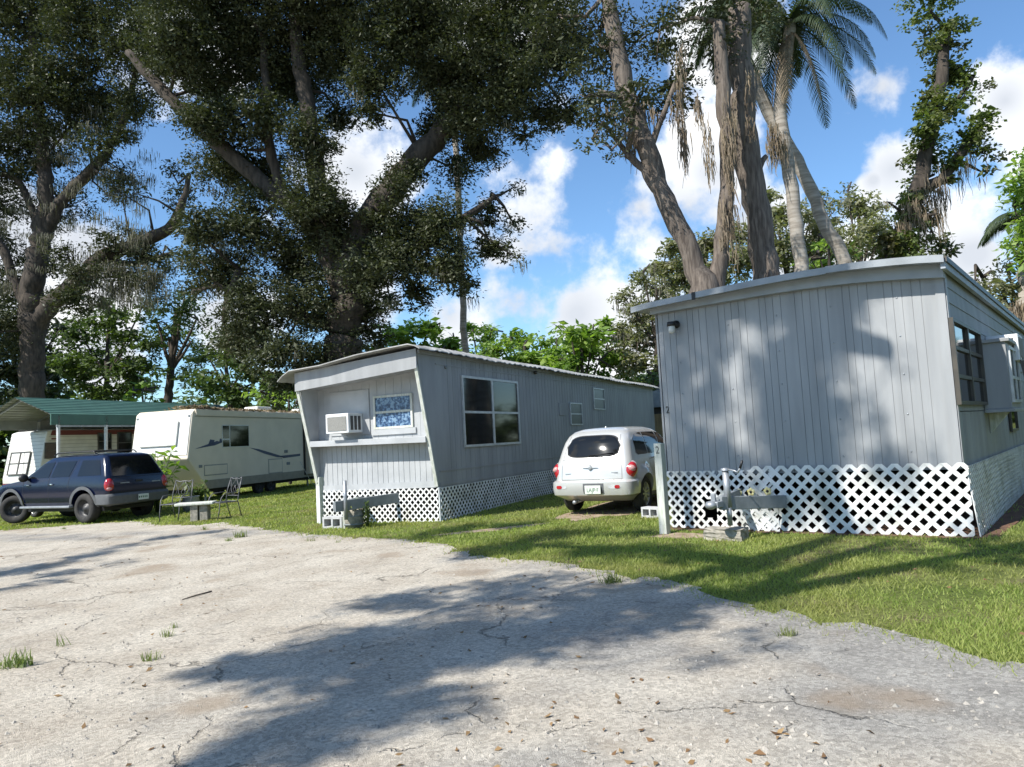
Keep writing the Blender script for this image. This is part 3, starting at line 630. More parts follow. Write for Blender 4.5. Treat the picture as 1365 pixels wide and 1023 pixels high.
def silver_car():
    p = ground(860, 681); rz = R(60.5); o_ = Matrix.Rotation(rz, 3, 'Z') @ Vector((.86, -.74, 0))
    root = thing('parked_car', 'silver retro styled hatchback parked nose in between the two grey mobile homes', 'car', (p.x-o_.x, p.y-o_.y, gz(p.x)+.0), rz)
    L = [(.24, .32, 3.95, .66, .12, .2, .06, .3), (.34, .12, 4.15, .76, .14, .25, .07, .4), (.62, .10, 4.22, .775, .15, .25, .07, .45), (.80, .125, 4.18, .765, .15, .25, .07, .5), (.94, .15, 3.95, .755, .15, .3, .07, .5),
         (1.01, .185, 3.25, .735, .15, .2, .07, .3), (1.05, .205, 3.12, .725, .15, .2, .07, .3), (1.2, .27, 2.93, .695, .15, .2, .08, .3), (1.34, .34, 2.72, .655, .15, .2, .08, .28), (1.45, .43, 2.52, .61, .16, .2, .08, .25),
         (1.53, .55, 2.32, .545, .18, .2, .08, .2), (1.575, .72, 2.1, .45, .2, .2, .06, .15), (1.595, .95, 1.85, .30, .2, .2, .04, .1), (1.60, 1.2, 1.6, .12, .08, .08, .0, .0)]
    body = shell(L).build('body', M['silver'], root)
    fend = [MB().sphere((x, s*.60, .57), (.62 if x < 2 else .68, .265, .40), 28, 18) for x in (.90, 3.42) for s in (-1, 1)]
    wells = [MB().lathe([(0, -.25), (.385, -.25), (.385, .3), (0, .3)], (x, s*.72, .325), (0, s, 0), 36) for x in (.86, 3.48) for s in (-1, 1)]
    bvh = finish_body(body, wells, fend)
    gl = M['glass']
    # rear hatch glass: rounded trapezoid
    def rrect(y0, z0, y1, z1, ty, k=22, rd=.09):
        lo, hi = [], []
        for i in range(k+1):
            t = -1+2*i/k; e = (1-abs(t)**5)**.4 if abs(t) < 1 else 0; zc = (z0+z1)/2; hh = (z1-z0)/2*e
            yl = y0+(y1-y0)*(.5-.5*e); yh = y0+(y1-y0)*(.5+.5*e); lo.append((t*yl, zc-hh)); hi.append((t*yh, zc+hh))
        return lo, hi
    lo, hi = rrect(.575, 1.045, .50, 1.455, 0); rw = patch(bvh, lo, hi, 'rear', M['seam'], 'window_seal', body, off=.004)
    lo, hi = rrect(.55, 1.065, .475, 1.435, 0); patch(bvh, lo, hi, 'rear', gl, 'rear_window', body, off=.010)
    for s in ('side-', 'side+'):
        patch(bvh, [(.62, 1.10), (.70, 1.055), (1.22, 1.06)], [(.66, 1.36), (.85, 1.45), (1.20, 1.475)], s, gl, 'side_window', body)
        patch(bvh, [(1.27, 1.06), (2.02, 1.05)], [(1.25, 1.475), (1.98, 1.47)], s, gl, 'side_window', body)
        patch(bvh, [(2.08, 1.05), (2.95, 1.04)], [(2.05, 1.47), (2.42, 1.42)], s, gl, 'side_window', body)
        for x in (1.24, 2.05, 2.98): line_patch(bvh, [(x, .45+.0*i) for i in range(1)]+[(x+.0, .45+.06*i) for i in range(1, 10)], .008, s, M['seamgrey'], 'door_seam', body)
    patch(bvh, [(-.62, 1.05), (.62, 1.05)], [(-.5, 1.42), (.5, 1.42)], 'front', gl, 'windscreen', body)
    # hatch seams
    S = M['seamgrey']
    def seam(pts, w=.008): 
        out = []
        for a, b in zip(pts, pts[1:]): out += [(a[0]+(b[0]-a[0])*i/5, a[1]+(b[1]-a[1])*i/5) for i in range(5)]
        line_patch(bvh, out+[pts[-1]], w, 'rear', S, 'hatch_seam', body)
    seam([(-.59, 1.01), (.59, 1.01)]); seam([(-.60, .645), (-.595, .9), (-.555, 1.2), (-.50, 1.45)]); seam([(.60, .645), (.595, .9), (.555, 1.2), (.50, 1.45)]); seam([(-.6, .645), (.6, .645)], .014)
    # bumper
    bL = [(.33, .06, .62, .74, .16, .05, .09, .0), (.37, .0, .62, .80, .18, .05, .09, 0), (.48, -.035, .60, .815, .2, .05, .10, 0), (.60, -.03, .58, .81, .2, .05, .10, 0), (.635, .02, .5, .78, .18, .05, .10, 0)]
    bu = shell(bL).build('bumper', M['silver'], root); bb = finish_body(bu, [MB().lathe([(0, -.25), (.385, -.25), (.385, .4), (0, .4)], (.86, s*.72, .325), (0, s, 0), 36) for s in (-1, 1)])
    patch(bb, [(-.30, .40), (.10, .40)], [(-.30, .585), (.10, .585)], 'rear', M['clad'], 'plate_recess', bu, off=.004)
    for (a, b_) in ((-.62, -.38), (.44, .68)):
        lo, hi = [], []
        for i in range(15): t = -1+2*i/14; e = (1-abs(t)**3)**.5 if abs(t) < 1 else 0; lo.append(((a+b_)/2+t*(b_-a)/2, .52-.035*e)); hi.append(((a+b_)/2+t*(b_-a)/2, .52+.035*e))
        patch(bb, lo, hi, 'rear', M['alu'], 'reflector_housing', bu, off=.005)
        c0, c1 = ((a+.02, a+.12) if a < 0 else (b_-.14, b_-.01)); cc = (c0+c1)/2
        lo = [(c0+(c1-c0)*i/9, .52-.03*math.sqrt(max(0, 1-((c0+(c1-c0)*i/9-cc)/(c1-cc))**4))) for i in range(10)]; hi = [(x, 1.04-z) for x, z in lo]
        patch(bb, lo, hi, 'rear', M['red'], 'reflector', bu, off=.010)
    # plate
    pl = MB(); pl.prism([(-.155, -.075), (.155, -.075), (.155, .075), (-.155, .075)], (-.055, -.10, .475), (0, -1, 0), Z, (-1, 0, 0), .008)
    pl = pl.build('licence_plate', M['plate'], root, bevel=.003); text_mesh('plate_text', 'LAJP\u00b7F', .105, M['plategreen'], pl, basis((-.0645, -.10, .465), (0, -1, 0), Z, (-1, 0, 0)), .001, .85)
    # tail lamps
    for s in (-1, 1):
        e = MB(); e.sphere((0, 0, 0), (.10, .125, .17), 18, 12)
        t = e.build('tail_light', M['red'], root); t.location = (.29, s*.71, .79); t.rotation_euler = (s*R(-26), 0, s*R(-30))
        e2 = MB().sphere((-.055, 0, .05), (.07, .08, .06), 12, 8).build('reversing_lens', M['amber'], t)
        e3 = MB().sphere((.026, 0, 0), (.09, .140, .188), 18, 12).build('lamp_bezel', M['silver'], t)
    # badge, wiper, aerial, handles, mirrors
    b = MB(); 
    for s in (-1, 1):
        b.add([(0, 0, -.006), (0, 0, .02), (0, s*.155, .015), (0, s*.155, .008), (-.012, 0, -.006), (-.012, 0, .02), (-.006, s*.155, .015), (-.006, s*.155, .008)], [(0, 1, 2, 3), (7, 6, 5, 4), (0, 4, 5, 1), (1, 5, 6, 2), (2, 6, 7, 3), (3, 7, 4, 0)])
    b.lathe([(0, .02), (.035, .018), (.042, .0)], (0, 0, 0), (-1, 0, 0), 20); b.lathe([(.010, .0), (.014, .008), (.0, .02)], (-.003, 0, .06), (-1, 0, 0), 12)
    h = bvh.ray_cast(Vector((-3, 0, .85)), Vector((1, 0, 0)))[0]; b.build('winged_badge', M['hitch'], root, loc=(h.x-.006, 0, .85))
    for s, z in ((.46, .755), (-.46, .765)):
        h = bvh.ray_cast(Vector((-3, s, z)), Vector((1, 0, 0)))[0]; MB().box(-.004, .004, -.06, .06, -.009, .009).build('name_badge', M['steel'], root, loc=(h.x-.003, s, z))
    h0 = bvh.ray_cast(Vector((-3, -.02, 1.10)), Vector((1, 0, 0)))[0]; h1 = bvh.ray_cast(Vector((-3, -.36, 1.13)), Vector((1, 0, 0)))[0]
    b = MB().tube([(h0.x-.03, .05, 1.085), (h1.x-.03, -.42, 1.12)], .008, 6); b.tube([(h0.x-.02, .05, 1.08), (h0.x+.0, .05, 1.055)], .018, 8); b.build('rear_wiper', M['black'], root)
    MB().sphere((1.0, .0, 1.60), (.03, .02, .02)).build('roof_button', M['silver'], root)
    for s in (-1, 1):
        hh = bvh.ray_cast(Vector((1.42, s*3, .97)), Vector((0, -s, 0)))[0]; MB().tube([(1.36, hh.y+s*.02, .97), (1.5, hh.y+s*.02, .975)], .014, 8).build('door_handle', M['chrome'], root)
        MB().sphere((2.85, s*.84, 1.06), (.08, .11, .075)).build('side_mirror', M['silver'], root)
        wheel(root, .86, s*.70, .325, .20, 'alloy'); wheel(root, 3.48, s*.70, .325, .20, 'alloy')
    b = MB().tube([(.25, .35, .24), (.9, .3, .26)], .03, 8); b.tube([(.2, .35, .24), (.1, .36, .23)], .035, 10); b.build('exhaust_pipe', M['steel'], root)
    MB().box(.5, 3.8, -.6, .6, .22, .32).build('underbody', M['black'], root)
    return root
silver_car()

def blue_suv():
    p = ground(118, 698); rz = R(156); o_ = Matrix.Rotation(rz, 3, 'Z') @ Vector((1.02, .78, 0)); sc = 1.06
    root = thing('parked_suv', 'dark blue sport utility wagon with black steel wheels parked by the carport', 'car', (p.x-o_.x*sc, p.y-o_.y*sc, gz(p.x)+.01), rz); root.scale = (sc, sc, sc)
    L = [(.42, .16, 4.72, .82, .1, .2, .03, .15), (.52, .10, 4.82, .90, .12, .25, .04, .18), (.76, .07, 4.88, .92, .12, .25, .04, .2), (.98, .09, 4.86, .915, .12, .25, .04, .22), (1.06, .11, 4.72, .905, .12, .25, .04, .25),
         (1.17, .13, 3.80, .885, .12, .2, .04, .2), (1.21, .15, 3.70, .875, .12, .2, .04, .2), (1.45, .27, 3.30, .79, .12, .2, .05, .2), (1.66, .385, 2.98, .715, .12, .2, .05, .2), (1.73, .45, 2.84, .665, .12, .2, .05, .2), (1.775, .60, 2.65, .56, .15, .2, .05, .15), (1.795, .9, 2.3, .35, .2, .2, .04, .1), (1.80, 1.2, 2.0, .15, .1, .1, 0, 0)]
    body = shell(L).build('body', M['navy'], root)
    wells = [MB().lathe([(0, -.3), (.45, -.3), (.45, .3), (0, .3)], (x, s*.80, .42), (0, s, 0), 36) for x in (1.02, 3.98) for s in (-1, 1)]
    bvh = finish_body(body, wells)
    gl = M['glass']
    patch(bvh, [(-.72, 1.19), (.72, 1.19)], [(-.60, 1.69), (.60, 1.69)], 'rear', gl, 'rear_window', body)
    for s in ('side+', 'side-'):
        patch(bvh, [(.40, 1.23), (1.30, 1.225)], [(.62, 1.62), (1.27, 1.63)], s, gl, 'side_window', body)
        patch(bvh, [(1.62, 1.225), (2.36, 1.22)], [(1.50, 1.63), (2.28, 1.625)], s, gl, 'side_window', body)
        patch(bvh, [(2.46, 1.22), (3.48, 1.21)], [(2.38, 1.625), (2.90, 1.60)], s, gl, 'side_window', body)
        for pts in ([(1.42, 1.66), (1.60, 1.2), (1.62, .95), (1.55, .80)], [(2.42, 1.66), (2.41, .55)], [(3.5, 1.2), (3.46, .55)], [(1.62, .55), (3.46, .55)]):
            q = []
            for a, b_ in zip(pts, pts[1:]): q += [(a[0]+(b_[0]-a[0])*i/6, a[1]+(b_[1]-a[1])*i/6) for i in range(6)]
            line_patch(bvh, q+[pts[-1]], .010, s, M['seam'], 'door_seam', body)
        for x in (1.02, 3.98): patch(bvh, arc(x, .42, .455, -5, 185), arc(x, .42, .54, -8, 188), s, M['clad'], 'wheel_flare', body, n=2, off=.035)
    patch(bvh, [(-.74, 1.24), (.74, 1.24)], [(-.6, 1.64), (.6, 1.64)], 'front', gl, 'windscreen', body)
    q = [(-.76+1.52*i/10, 1.15) for i in range(11)]; line_patch(bvh, q, .012, 'rear', M['seam'], 'tailgate_seam', body)
    for s in (-1, 1): line_patch(bvh, [(s*.75, .74+.045*i) for i in range(11)], .012, 'rear', M['seam'], 'tailgate_seam', body)
    h = bvh.ray_cast(Vector((-3, .45, .98)), Vector((1, 0, 0)))[0]
    for y in (.42, -.52): MB().box(-.005, .003, -.13, .13, -.012, .012).build('name_badge', M['steel'], root, loc=(h.x-.003, y, 1.0 if y > 0 else .98))
    MB().box(-.012, .01, -.10, .10, -.03, .03).build('tailgate_handle', M['black'], root, loc=(h.x-.003, 0, 1.03), bevel=.01)
    bL = [(.44, .10, .55, .86, .12, .05, .06, 0), (.48, .0, .60, .925, .14, .05, .07, 0), (.68, -.03, .62, .94, .14, .05, .07, 0), (.73, .0, .60, .93, .14, .05, .07, 0), (.745, .06, .5, .88, .12, .05, .06, 0)]
    bu = shell(bL).build('bumper', M['clad'], root); finish_body(bu, [MB().lathe([(0, -.3), (.47, -.3), (.47, .4), (0, .4)], (1.02, s*.80, .42), (0, s, 0), 36) for s in (-1, 1)])
    fL = [(.44, 4.3, 4.80, .85, .05, .2, 0, .2), (.50, 4.3, 4.97, .93, .05, .25, 0, .2), (.70, 4.3, 4.98, .935, .05, .25, 0, .2), (.75, 4.3, 4.9, .90, .05, .2, 0, .2)]
    fb = shell(fL).build('bumper', M['clad'], root); finish_body(fb, [MB().lathe([(0, -.3), (.47, -.3), (.47, .4), (0, .4)], (3.98, s*.80, .42), (0, s, 0), 36) for s in (-1, 1)])
    pl = MB().prism([(-.155, -.075), (.155, -.075), (.155, .075), (-.155, .075)], (-.035, -.02, .60), (0, -1, 0), Z, (-1, 0, 0), .01).build('licence_plate', M['plate'], root, bevel=.003)
    b = MB()
    for i in range(5): b.box(-.0465, -.0455, -.13+.055*i, -.095+.055*i+random.uniform(-.01, .005), .575, .625)
    b.build('plate_text', M['plategreen'], pl)
    for s in (-1, 1):
        t = MB().sphere((0, 0, 0), (.085, .12, .175), 16, 12).build('tail_light', M['red'], root); t.location = (.165, s*.825, .965); t.rotation_euler = (0, R(4), s*R(-20))
        MB().sphere((-.045, s*.01, -.09), (.045, .07, .045), 12, 8).build('reversing_lens', M['amber'], t)
        MB().obox((1.48, s*.93, .44), (3.52, s*.93, .44), .14, .06).build('running_board', M['steel'], root, bevel=.015)
        MB().tube([(.95, s*.60, 1.80), (1.05, s*.60, 1.86), (2.5, s*.60, 1.86), (2.62, s*.60, 1.79)], .018, 8).build('roof_rail', M['black'], root)
        for x in (2.30, 3.28):
            hh = bvh.ray_cast(Vector((x, s*3, 1.04)), Vector((0, -s, 0)))[0]; MB().tube([(x-.09, hh.y+s*.022, 1.04), (x+.09, hh.y+s*.022, 1.04)], .017, 8).build('door_handle', M['chrome'], root)
        mr_ = MB().sphere((3.30, s*1.02, 1.24), (.085, .13, .11)); mr_.obox((3.32, s*.85, 1.2), (3.32, s*.98, 1.2), .06, .05); mr_.build('side_mirror', M['black'], root)
        MB().sphere((4.74, s*.70, .86), (.14, .18, .12)).build('headlight', M['glass'], root)
        wheel(root, 1.02, s*.80, .385, .25, 'steel'); wheel(root, 3.98, s*.80, .385, .25, 'steel', steer=R(32))
    b = MB(); b.box(.5, 4.4, -.7, .7, .30, .44); b.tube([(1.02, -.8, .385), (1.02, .8, .385)], .06); b.tube([(3.98, -.8, .385), (3.98, .8, .385)], .05); b.sphere((1.02, 0, .36), (.16, .16, .15)); b.build('underbody', M['black'], root)
    for x in (1.15, 2.15): MB().tube([(x, -.6, 1.87), (x, .6, 1.87)], .016, 8).build('roof_crossbar', M['black'], root)
    MB().tube([(3.75, .78, 1.1), (3.6, .80, 1.95)], .005, 5).build('aerial', M['black'], root)
    return root
suv = blue_suv()

def white_van():
    rz = R(152); p = Vector((-12.35, 22.6, 0)); root = thing('parked_minivan', 'white minivan mostly hidden behind the dark blue sport utility wagon', 'car', (p.x+.55, p.y-.1, gz(p.x)), rz)
    L = [(.35, .1, 4.75, .85, .1, .25, .05, .2), (.5, .03, 4.95, .93, .12, .3, .05, .25), (.8, .0, 5.0, .95, .12, .3, .05, .3), (.95, .02, 4.85, .945, .12, .3, .05, .35), (1.08, .05, 4.25, .92, .12, .3, .05, .3), (1.13, .06, 4.15, .91, .12, .3, .05, .3),
         (1.55, .16, 3.35, .80, .12, .25, .06, .25), (1.78, .25, 2.95, .73, .14, .25, .06, .2), (1.85, .35, 2.7, .64, .15, .2, .06, .2), (1.885, .6, 2.4, .45, .2, .2, .05, .15), (1.90, .9, 2.0, .2, .1, .1, 0, 0)]
    body = shell(L).build('body', M['whitepaint'], root)
    bvh = finish_body(body, [MB().lathe([(0, -.3), (.40, -.3), (.40, .3), (0, .3)], (x, s*.82, .36), (0, s, 0), 32) for x in (.95, 4.0) for s in (-1, 1)])
    patch(bvh, [(-.78, 1.16), (.78, 1.16)], [(-.64, 1.76), (.64, 1.76)], 'front', M['glass_dim'], 'windscreen', body)
    patch(bvh, [(-.7, 1.16), (.7, 1.16)], [(-.6, 1.7), (.6, 1.7)], 'rear', M['glass'], 'rear_window', body)
    for s in ('side+', 'side-'):
        for a, b_, c, d in ((.35, 1.35, .45, 1.33), (1.45, 2.5, 1.43, 2.42), (2.6, 3.85, 2.52, 3.2)): patch(bvh, [(a, 1.16), (b_, 1.16)], [(c, 1.68), (d, 1.68)], s, M['glass'], 'side_window', body)
    for s in (-1, 1):
        wheel(root, .95, s*.80, .33, .21, 'alloy'); wheel(root, 4.0, s*.80, .33, .21, 'alloy')
        MB().tube([(.6, s*.62, 1.88), (.7, s*.62, 1.93), (2.5, s*.62, 1.92), (2.65, s*.62, 1.86)], .016, 8).build('roof_rail', M['alu'], root)
        MB().sphere((3.75, s*1.05, 1.2), (.08, .12, .1)).build('side_mirror', M['whitepaint'], root); MB().sphere((4.75, s*.72, .80), (.16, .18, .10)).build('headlight', M['glass_dim'], root)
    return root
white_van()

# ---------------------------------------------------------------- travel trailers
M['rvcream'] = mat('cream_fibreglass', (.76, .67, .53), (.69, .61, .48), .4, 1.5, .02)
M['rvtan'] = mat('tan_lower_panel', (.30, .27, .21), None, .5)
M['rvfront'] = mat('white_fibreglass', (.72, .71, .66), (.62, .61, .56), .4, 2)
M['decal'] = mat('blue_grey_decal', (.05, .065, .13), None, .4)
M['decalpale'] = mat('pale_blue_decal', (.50, .60, .66), None, .5)
M['maroon'] = mat('maroon_stripe', (.16, .035, .035), None, .5)
M['gap'] = mat('moulding_line', (.34, .33, .30), None, .6)
def trailer_prism(mb, sil, w, org=(0, 0, 0)):
    return mb.prism(sil, (org[0], 0, 0), Y_, Z, -X, w)
def cream_trailer():
    root = thing('travel_trailer', 'cream travel trailer with blue swoosh decals and black window beside the mobile home', 'travel trailer', (-11.55, 26.0, -.19), -R(14.5))
    P = lambda px, py, ax=0, v=0: plane_local(px, py, root, ax, v)
    zt = P(262, 545).z; zm = P(250, 612, 0, 0).z; w = 2.45; Ln = 9.0
    yb = P(277, 652).y; zb = P(277, 652).z; zb2 = P(262, 628).z
    sil = [(yb, zb), (Ln, zb), (Ln, zt), (.12, zt), (-.05, zt-.12), (-.34, zm+.1), (-.36, zm), (yb-.05, zb+.05)]
    b = MB(); trailer_prism(b, sil, w); body = b.build('body', M['rvcream'], root, bevel=.05)
    # front cap in white
    b = MB(); F = [(-.05, zt-.12), (-.34, zm+.1), (-.36, zm)]
    d = Vector((0, -.29, -(zt-.12-zm-.1))).normalized(); nrm = Vector((0, -d.z*-1, 0)); nrm = Vector((0, -abs(d.z), -d.y*-1)); nrm = Vector((0, d.z, -d.y)).normalized()
    ln = math.hypot(.29, zt-.12-zm-.1); org = Vector((0, -.05, zt-.12))
    b.prism([(-w+.05, .06), (-.05, .06), (-.05, ln-.04), (-w+.05, ln-.04)], org, X, d, nrm, .02); b.build('front_cap', M['rvfront'], root, bevel=.01)
    b = MB(); b.prism([(-w+.38, ln*.20), (-.50, ln*.20), (-.50, ln*.76), (-w+.38, ln*.76)], org+nrm*.022, X, d, nrm, .07); rg = b.build('rock_guard', M['rvfront'], root, bevel=.03)
    b = MB(); pts = [(-w/2-.5+1.05*i/12, ln*.46+.03*math.sin(i*.9)) for i in range(13)]
    b.prism([(p[0], p[1]-.02) for p in pts]+[(p[0], p[1]+.02) for p in reversed(pts)], org+nrm*.094, X, d, nrm, .002); b.build('faded_decal', M['decalpale'], rg)
    for x in (-w+.12, -.12): MB().lathe([(0, .03), (.035, .025), (.045, 0)], org+Vector((x, 0, 0))+d*.14+nrm*.02, nrm, 12).build('marker_lamp', M['hitch'], root)
    S = lambda poly, m, name, th=.008, par=body, off=.003: MB().prism(poly, (off, 0, 0), Y_, Z, X, th).build(name, m, par)
    # lower tan band
    p0 = P(281, 650); p1 = P(415, 630); S([(yb+.02, zb+.0), (Ln, zb), (Ln, zb+.32), (yb-.22, zb+.32)], M['rvtan'], 'lower_panel', .012)
    S([(.10, zt-.25), (Ln, zt-.25), (Ln, zt-.04), (.06, zt-.04)], M['rvcream'], 'awning_rail', .05)
    S([(.05, zt-.29), (Ln, zt-.29), (Ln, zt-.265), (.05, zt-.265)], M['gap'], 'moulding')
    def rect(x0, y0, x1, y1): a = P(x0, y1); c = P(x1, y0); return a.y, c.y, a.z, c.z
    y0, y1, z0, z1 = rect(296, 567, 331, 597)
    wd = S([(y0, z0), (y1, z0), (y1, z1), (y0, z1)], M['rvfront'], 'window', .02, root); ys = y0+(y1-y0)*.27
    for q in (((y0+.03, z0+.03), (ys-.03, z0+.03), (ys-.03, z0+(z1-z0)*.33), (y0+.03, z0+(z1-z0)*.33)), ((y0+.03, z0+(z1-z0)*.40), (ys-.03, z0+(z1-z0)*.40), (ys-.03, z1-.03), (y0+.03, z1-.03)), ((ys+.03, z0+.03), (y1-.03, z0+.03), (y1-.03, z1-.03), (ys+.03, z1-.03))):
        S(q, M['glass'], 'pane', .01, wd, .018)
    Q = lambda pts, m=M['decal']: S([(P(a, b_).y, P(a, b_).z) for a, b_ in pts], m, 'swoosh_decal', .004, body, .004)
    Q([(259, 599), (278, 592), (289, 588), (296, 590), (286, 594), (275, 596)]); Q([(280, 586), (286, 587), (284, 592), (277, 594)])
    Q([(293, 585), (295, 585), (296, 590), (292, 590)]); Q([(332, 597), (345, 599), (362, 604), (381, 610), (370, 610), (352, 605), (340, 600)]); Q([(372, 608), (400, 605), (400, 608), (378, 611)])
    for r in ((272, 618, 303, 635), (358, 611, 376, 632)):
        y0, y1, z0, z1 = rect(*r); h = S([(y0, z0), (y1, z0), (y1, z1), (y0, z1)], M['gap'], 'hatch_frame', .006, root); S([(y0+.04, z0+.04), (y1-.04, z0+.04), (y1-.04, z1-.04), (y0+.04, z1-.04)], M['rvcream'], 'hatch_door', .012, h, .006)
    for px, py in ((267, 622), (384, 618), (381, 602)): y0, y1, z0, z1 = rect(px-2, py-2, px+2, py+2); S([(y0, z0), (y1, z0), (y1, z1), (y0, z1)], M['hitch'], 'utility_port', .02, root)
    a = P(403, 560); S([(a.y, zb+.1), (a.y+.12, zb+.1), (a.y+.12, zt-.2), (a.y, zt-.2)], M['black'], 'slide_seal', .03, root)
    S([(a.y+.14, zb+.15), (a.y+3.2, zb+.15), (a.y+3.2, zt-.25), (a.y+.14, zt-.25)], M['rvcream'], 'slide_out', .25, root)
    # running gear
    for y in (4.2, 5.05):
        for x in (-.28, -w+.28):
            e = wheel(root, 0, 1, .34, .2, 'steel'); e.location = (x, y, .34); e.rotation_euler = (0, 0, -math.pi/2 if x > -1 else math.pi/2)
    b = MB(); b.box(-w+.25, -.25, yb+.2, Ln-.2, zb-.14, zb+.02); b.build('chassis', M['dark'], root)
    b = MB(); b.obox((-w/2, -1.5, .55), (-w+.5, .6, zb-.05), .08, .1); b.obox((-w/2, -1.5, .55), (-.5, .6, zb-.05), .08, .1); b.box(-w/2-.06, -w/2+.06, -1.65, -1.4, .5, .64); b.build('hitch_beam', M['black'], root)
    MB().lathe([(0, .62), (.14, .6), (.15, .2), (.12, .0), (0, 0)], (-w/2, -.75, .55), Z, 16).build('gas_bottle', M['rvfront'], root)
    for y in (1.0, 8.2): MB().obox((-.35, y, 0), (-.35, y, zb-.1), .06, .06, up=(1, 0, 0)).build('stabiliser_leg', M['steel'], root)
    b = MB(); b.box(-w/2-.35, -w/2+.35, 5.2, 6.3, zt, zt+.3); b.build('roof_air_conditioner', M['rvfront'], root, bevel=.06)
    b = MB(); b.box(-w/2+.5, -w/2+.9, 7.6, 8.0, zt, zt+.22); b.build('roof_vent', M['rvfront'], root, bevel=.04)
    MB().tube([(P(384, 575).x+.02, 7.0, 1.2), (.4, 7.2, .3), (.6, 7.4, .02)], .012, 6).build('power_cable', M['postw'], root)
    # dead leaves that lie on the roof
    b = []; 
    for i in range(1400):
        y = abs(random.gauss(0, 2.4)) if i % 2 else random.uniform(0, 8.5); c = Vector((-abs(random.gauss(0, .5)), .12+y, zt+random.uniform(.0, .07)*(2 if y < .8 else 1)))
        a = Vector((random.gauss(0, 1), random.gauss(0, 1), random.gauss(0, .5))).normalized()*.09; d2 = a.cross(Vector((random.gauss(0, 1), random.gauss(0, 1), 1))).normalized()*.04
        b.append([c-a, c-d2, c+a, c+d2])
    lf = quads_object('roof_leaf_litter', np.array([[list(v) for v in q] for q in b]), rng.random(len(b)), M['deadfrond'], root); lf['kind'] = 'stuff'
    return root
cream_trailer()

def striped_trailer():
    root = thing('travel_trailer', 'white ribbed travel trailer with maroon stripes parked under the green carport', 'travel trailer', (-21.0, 32.2, -.34), -R(22))
    P = lambda px, py, ax=0, v=0: plane_local(px, py, root, ax, v)
    zt = P(57, 573).z; w = 2.4; Ln = 8.0; zb = .55; zm = 1.5
    sil = [(.25, zb), (Ln, zb), (Ln, zt), (.35, zt), (.12, zt-.08), (-.30, zm-.25), (-.28, zm-.5)]
    b = MB(); trailer_prism(b, sil, w); b.build('body', M['rvfront'], root, bevel=.05)
    b = MB(); z = zb+.3
    while z < zt-.2: b.prism([(.2 if z > zm else -.1, z), (Ln, z), (Ln, z+.016), (.2 if z > zm else -.1, z+.016)], (.004, 0, 0), Y_, Z, X, .006); z += .17
    b.build('rib_lines', M['gap'], root)
    S = lambda poly, m, name, th=.008, par=root, off=.006: MB().prism(poly, (off, 0, 0), Y_, Z, X, th).build(name, m, par)
    S([(.28, zt-.26), (Ln, zt-.26), (Ln, zt-.03), (.36, zt-.03)], M['maroon'], 'stripe'); S([(-.1, zb+.30), (Ln, zb+.30), (Ln, zb+.42), (-.15, zb+.42)], M['maroon'], 'stripe')
    S([(.32, zt-.45), (.55, zt-.45), (.55, zt-.38), (.32, zt-.38)], M['maroon'], 'marker_lamp')
    d = Vector((0, -.42, -(zt-.08-zm+.25))).normalized(); nrm = Vector((0, d.z, -d.y)).normalized(); org = Vector((0, .12, zt-.08)); ln = math.hypot(.42, zt-.08-zm+.25)
    wd = window(root, org+nrm*.03, X, -d, nrm, -w+.35, -.72, -ln*.92, -ln*.42, M['bronze'], M['rvfront'], rails=(.5,), mull=(.5,), fw=.05, panename='blind')
    b = MB()
    for k in range(12): q = .1+k*(ln-.15)/12; b.prism([(-w+.06, q), (-.06, q), (-.06, q+.014), (-w+.06, q+.014)], org+nrm*.003, X, d, nrm, .006)
    b.build('rib_lines', M['gap'], root)
    b = MB(); b.prism([(-w+.02, zb+.28), (-.02, zb+.28), (-.02, zb+.55), (-w+.02, zb+.55)], (0, -.255, 0), X, Z, -Y_, .03); b.build('stripe', M['maroon'], root)
    for (x0, x1, y0, y1) in ((59, 75, 590, 612), (130, 148, 577, 600), (156, 175, 576, 605)):
        a = P(x0, y1); c = P(x1, y0); window(root, (.006, 0, 0), Y_, Z, X, a.y, c.y, a.z, c.z, M['bronze'], M['glass'], rails=(.5,), fw=.05)
    for y in (3.6, 4.4):
        e = wheel(root, 0, 1, .33, .2, 'steel'); e.location = (-.25, y, .33); e.rotation_euler = (0, 0, -math.pi/2)
    MB().box(-w+.3, -.3, .4, Ln-.2, zb-.15, zb+.02).build('chassis', M['dark'], root)
    return root
striped_trailer()

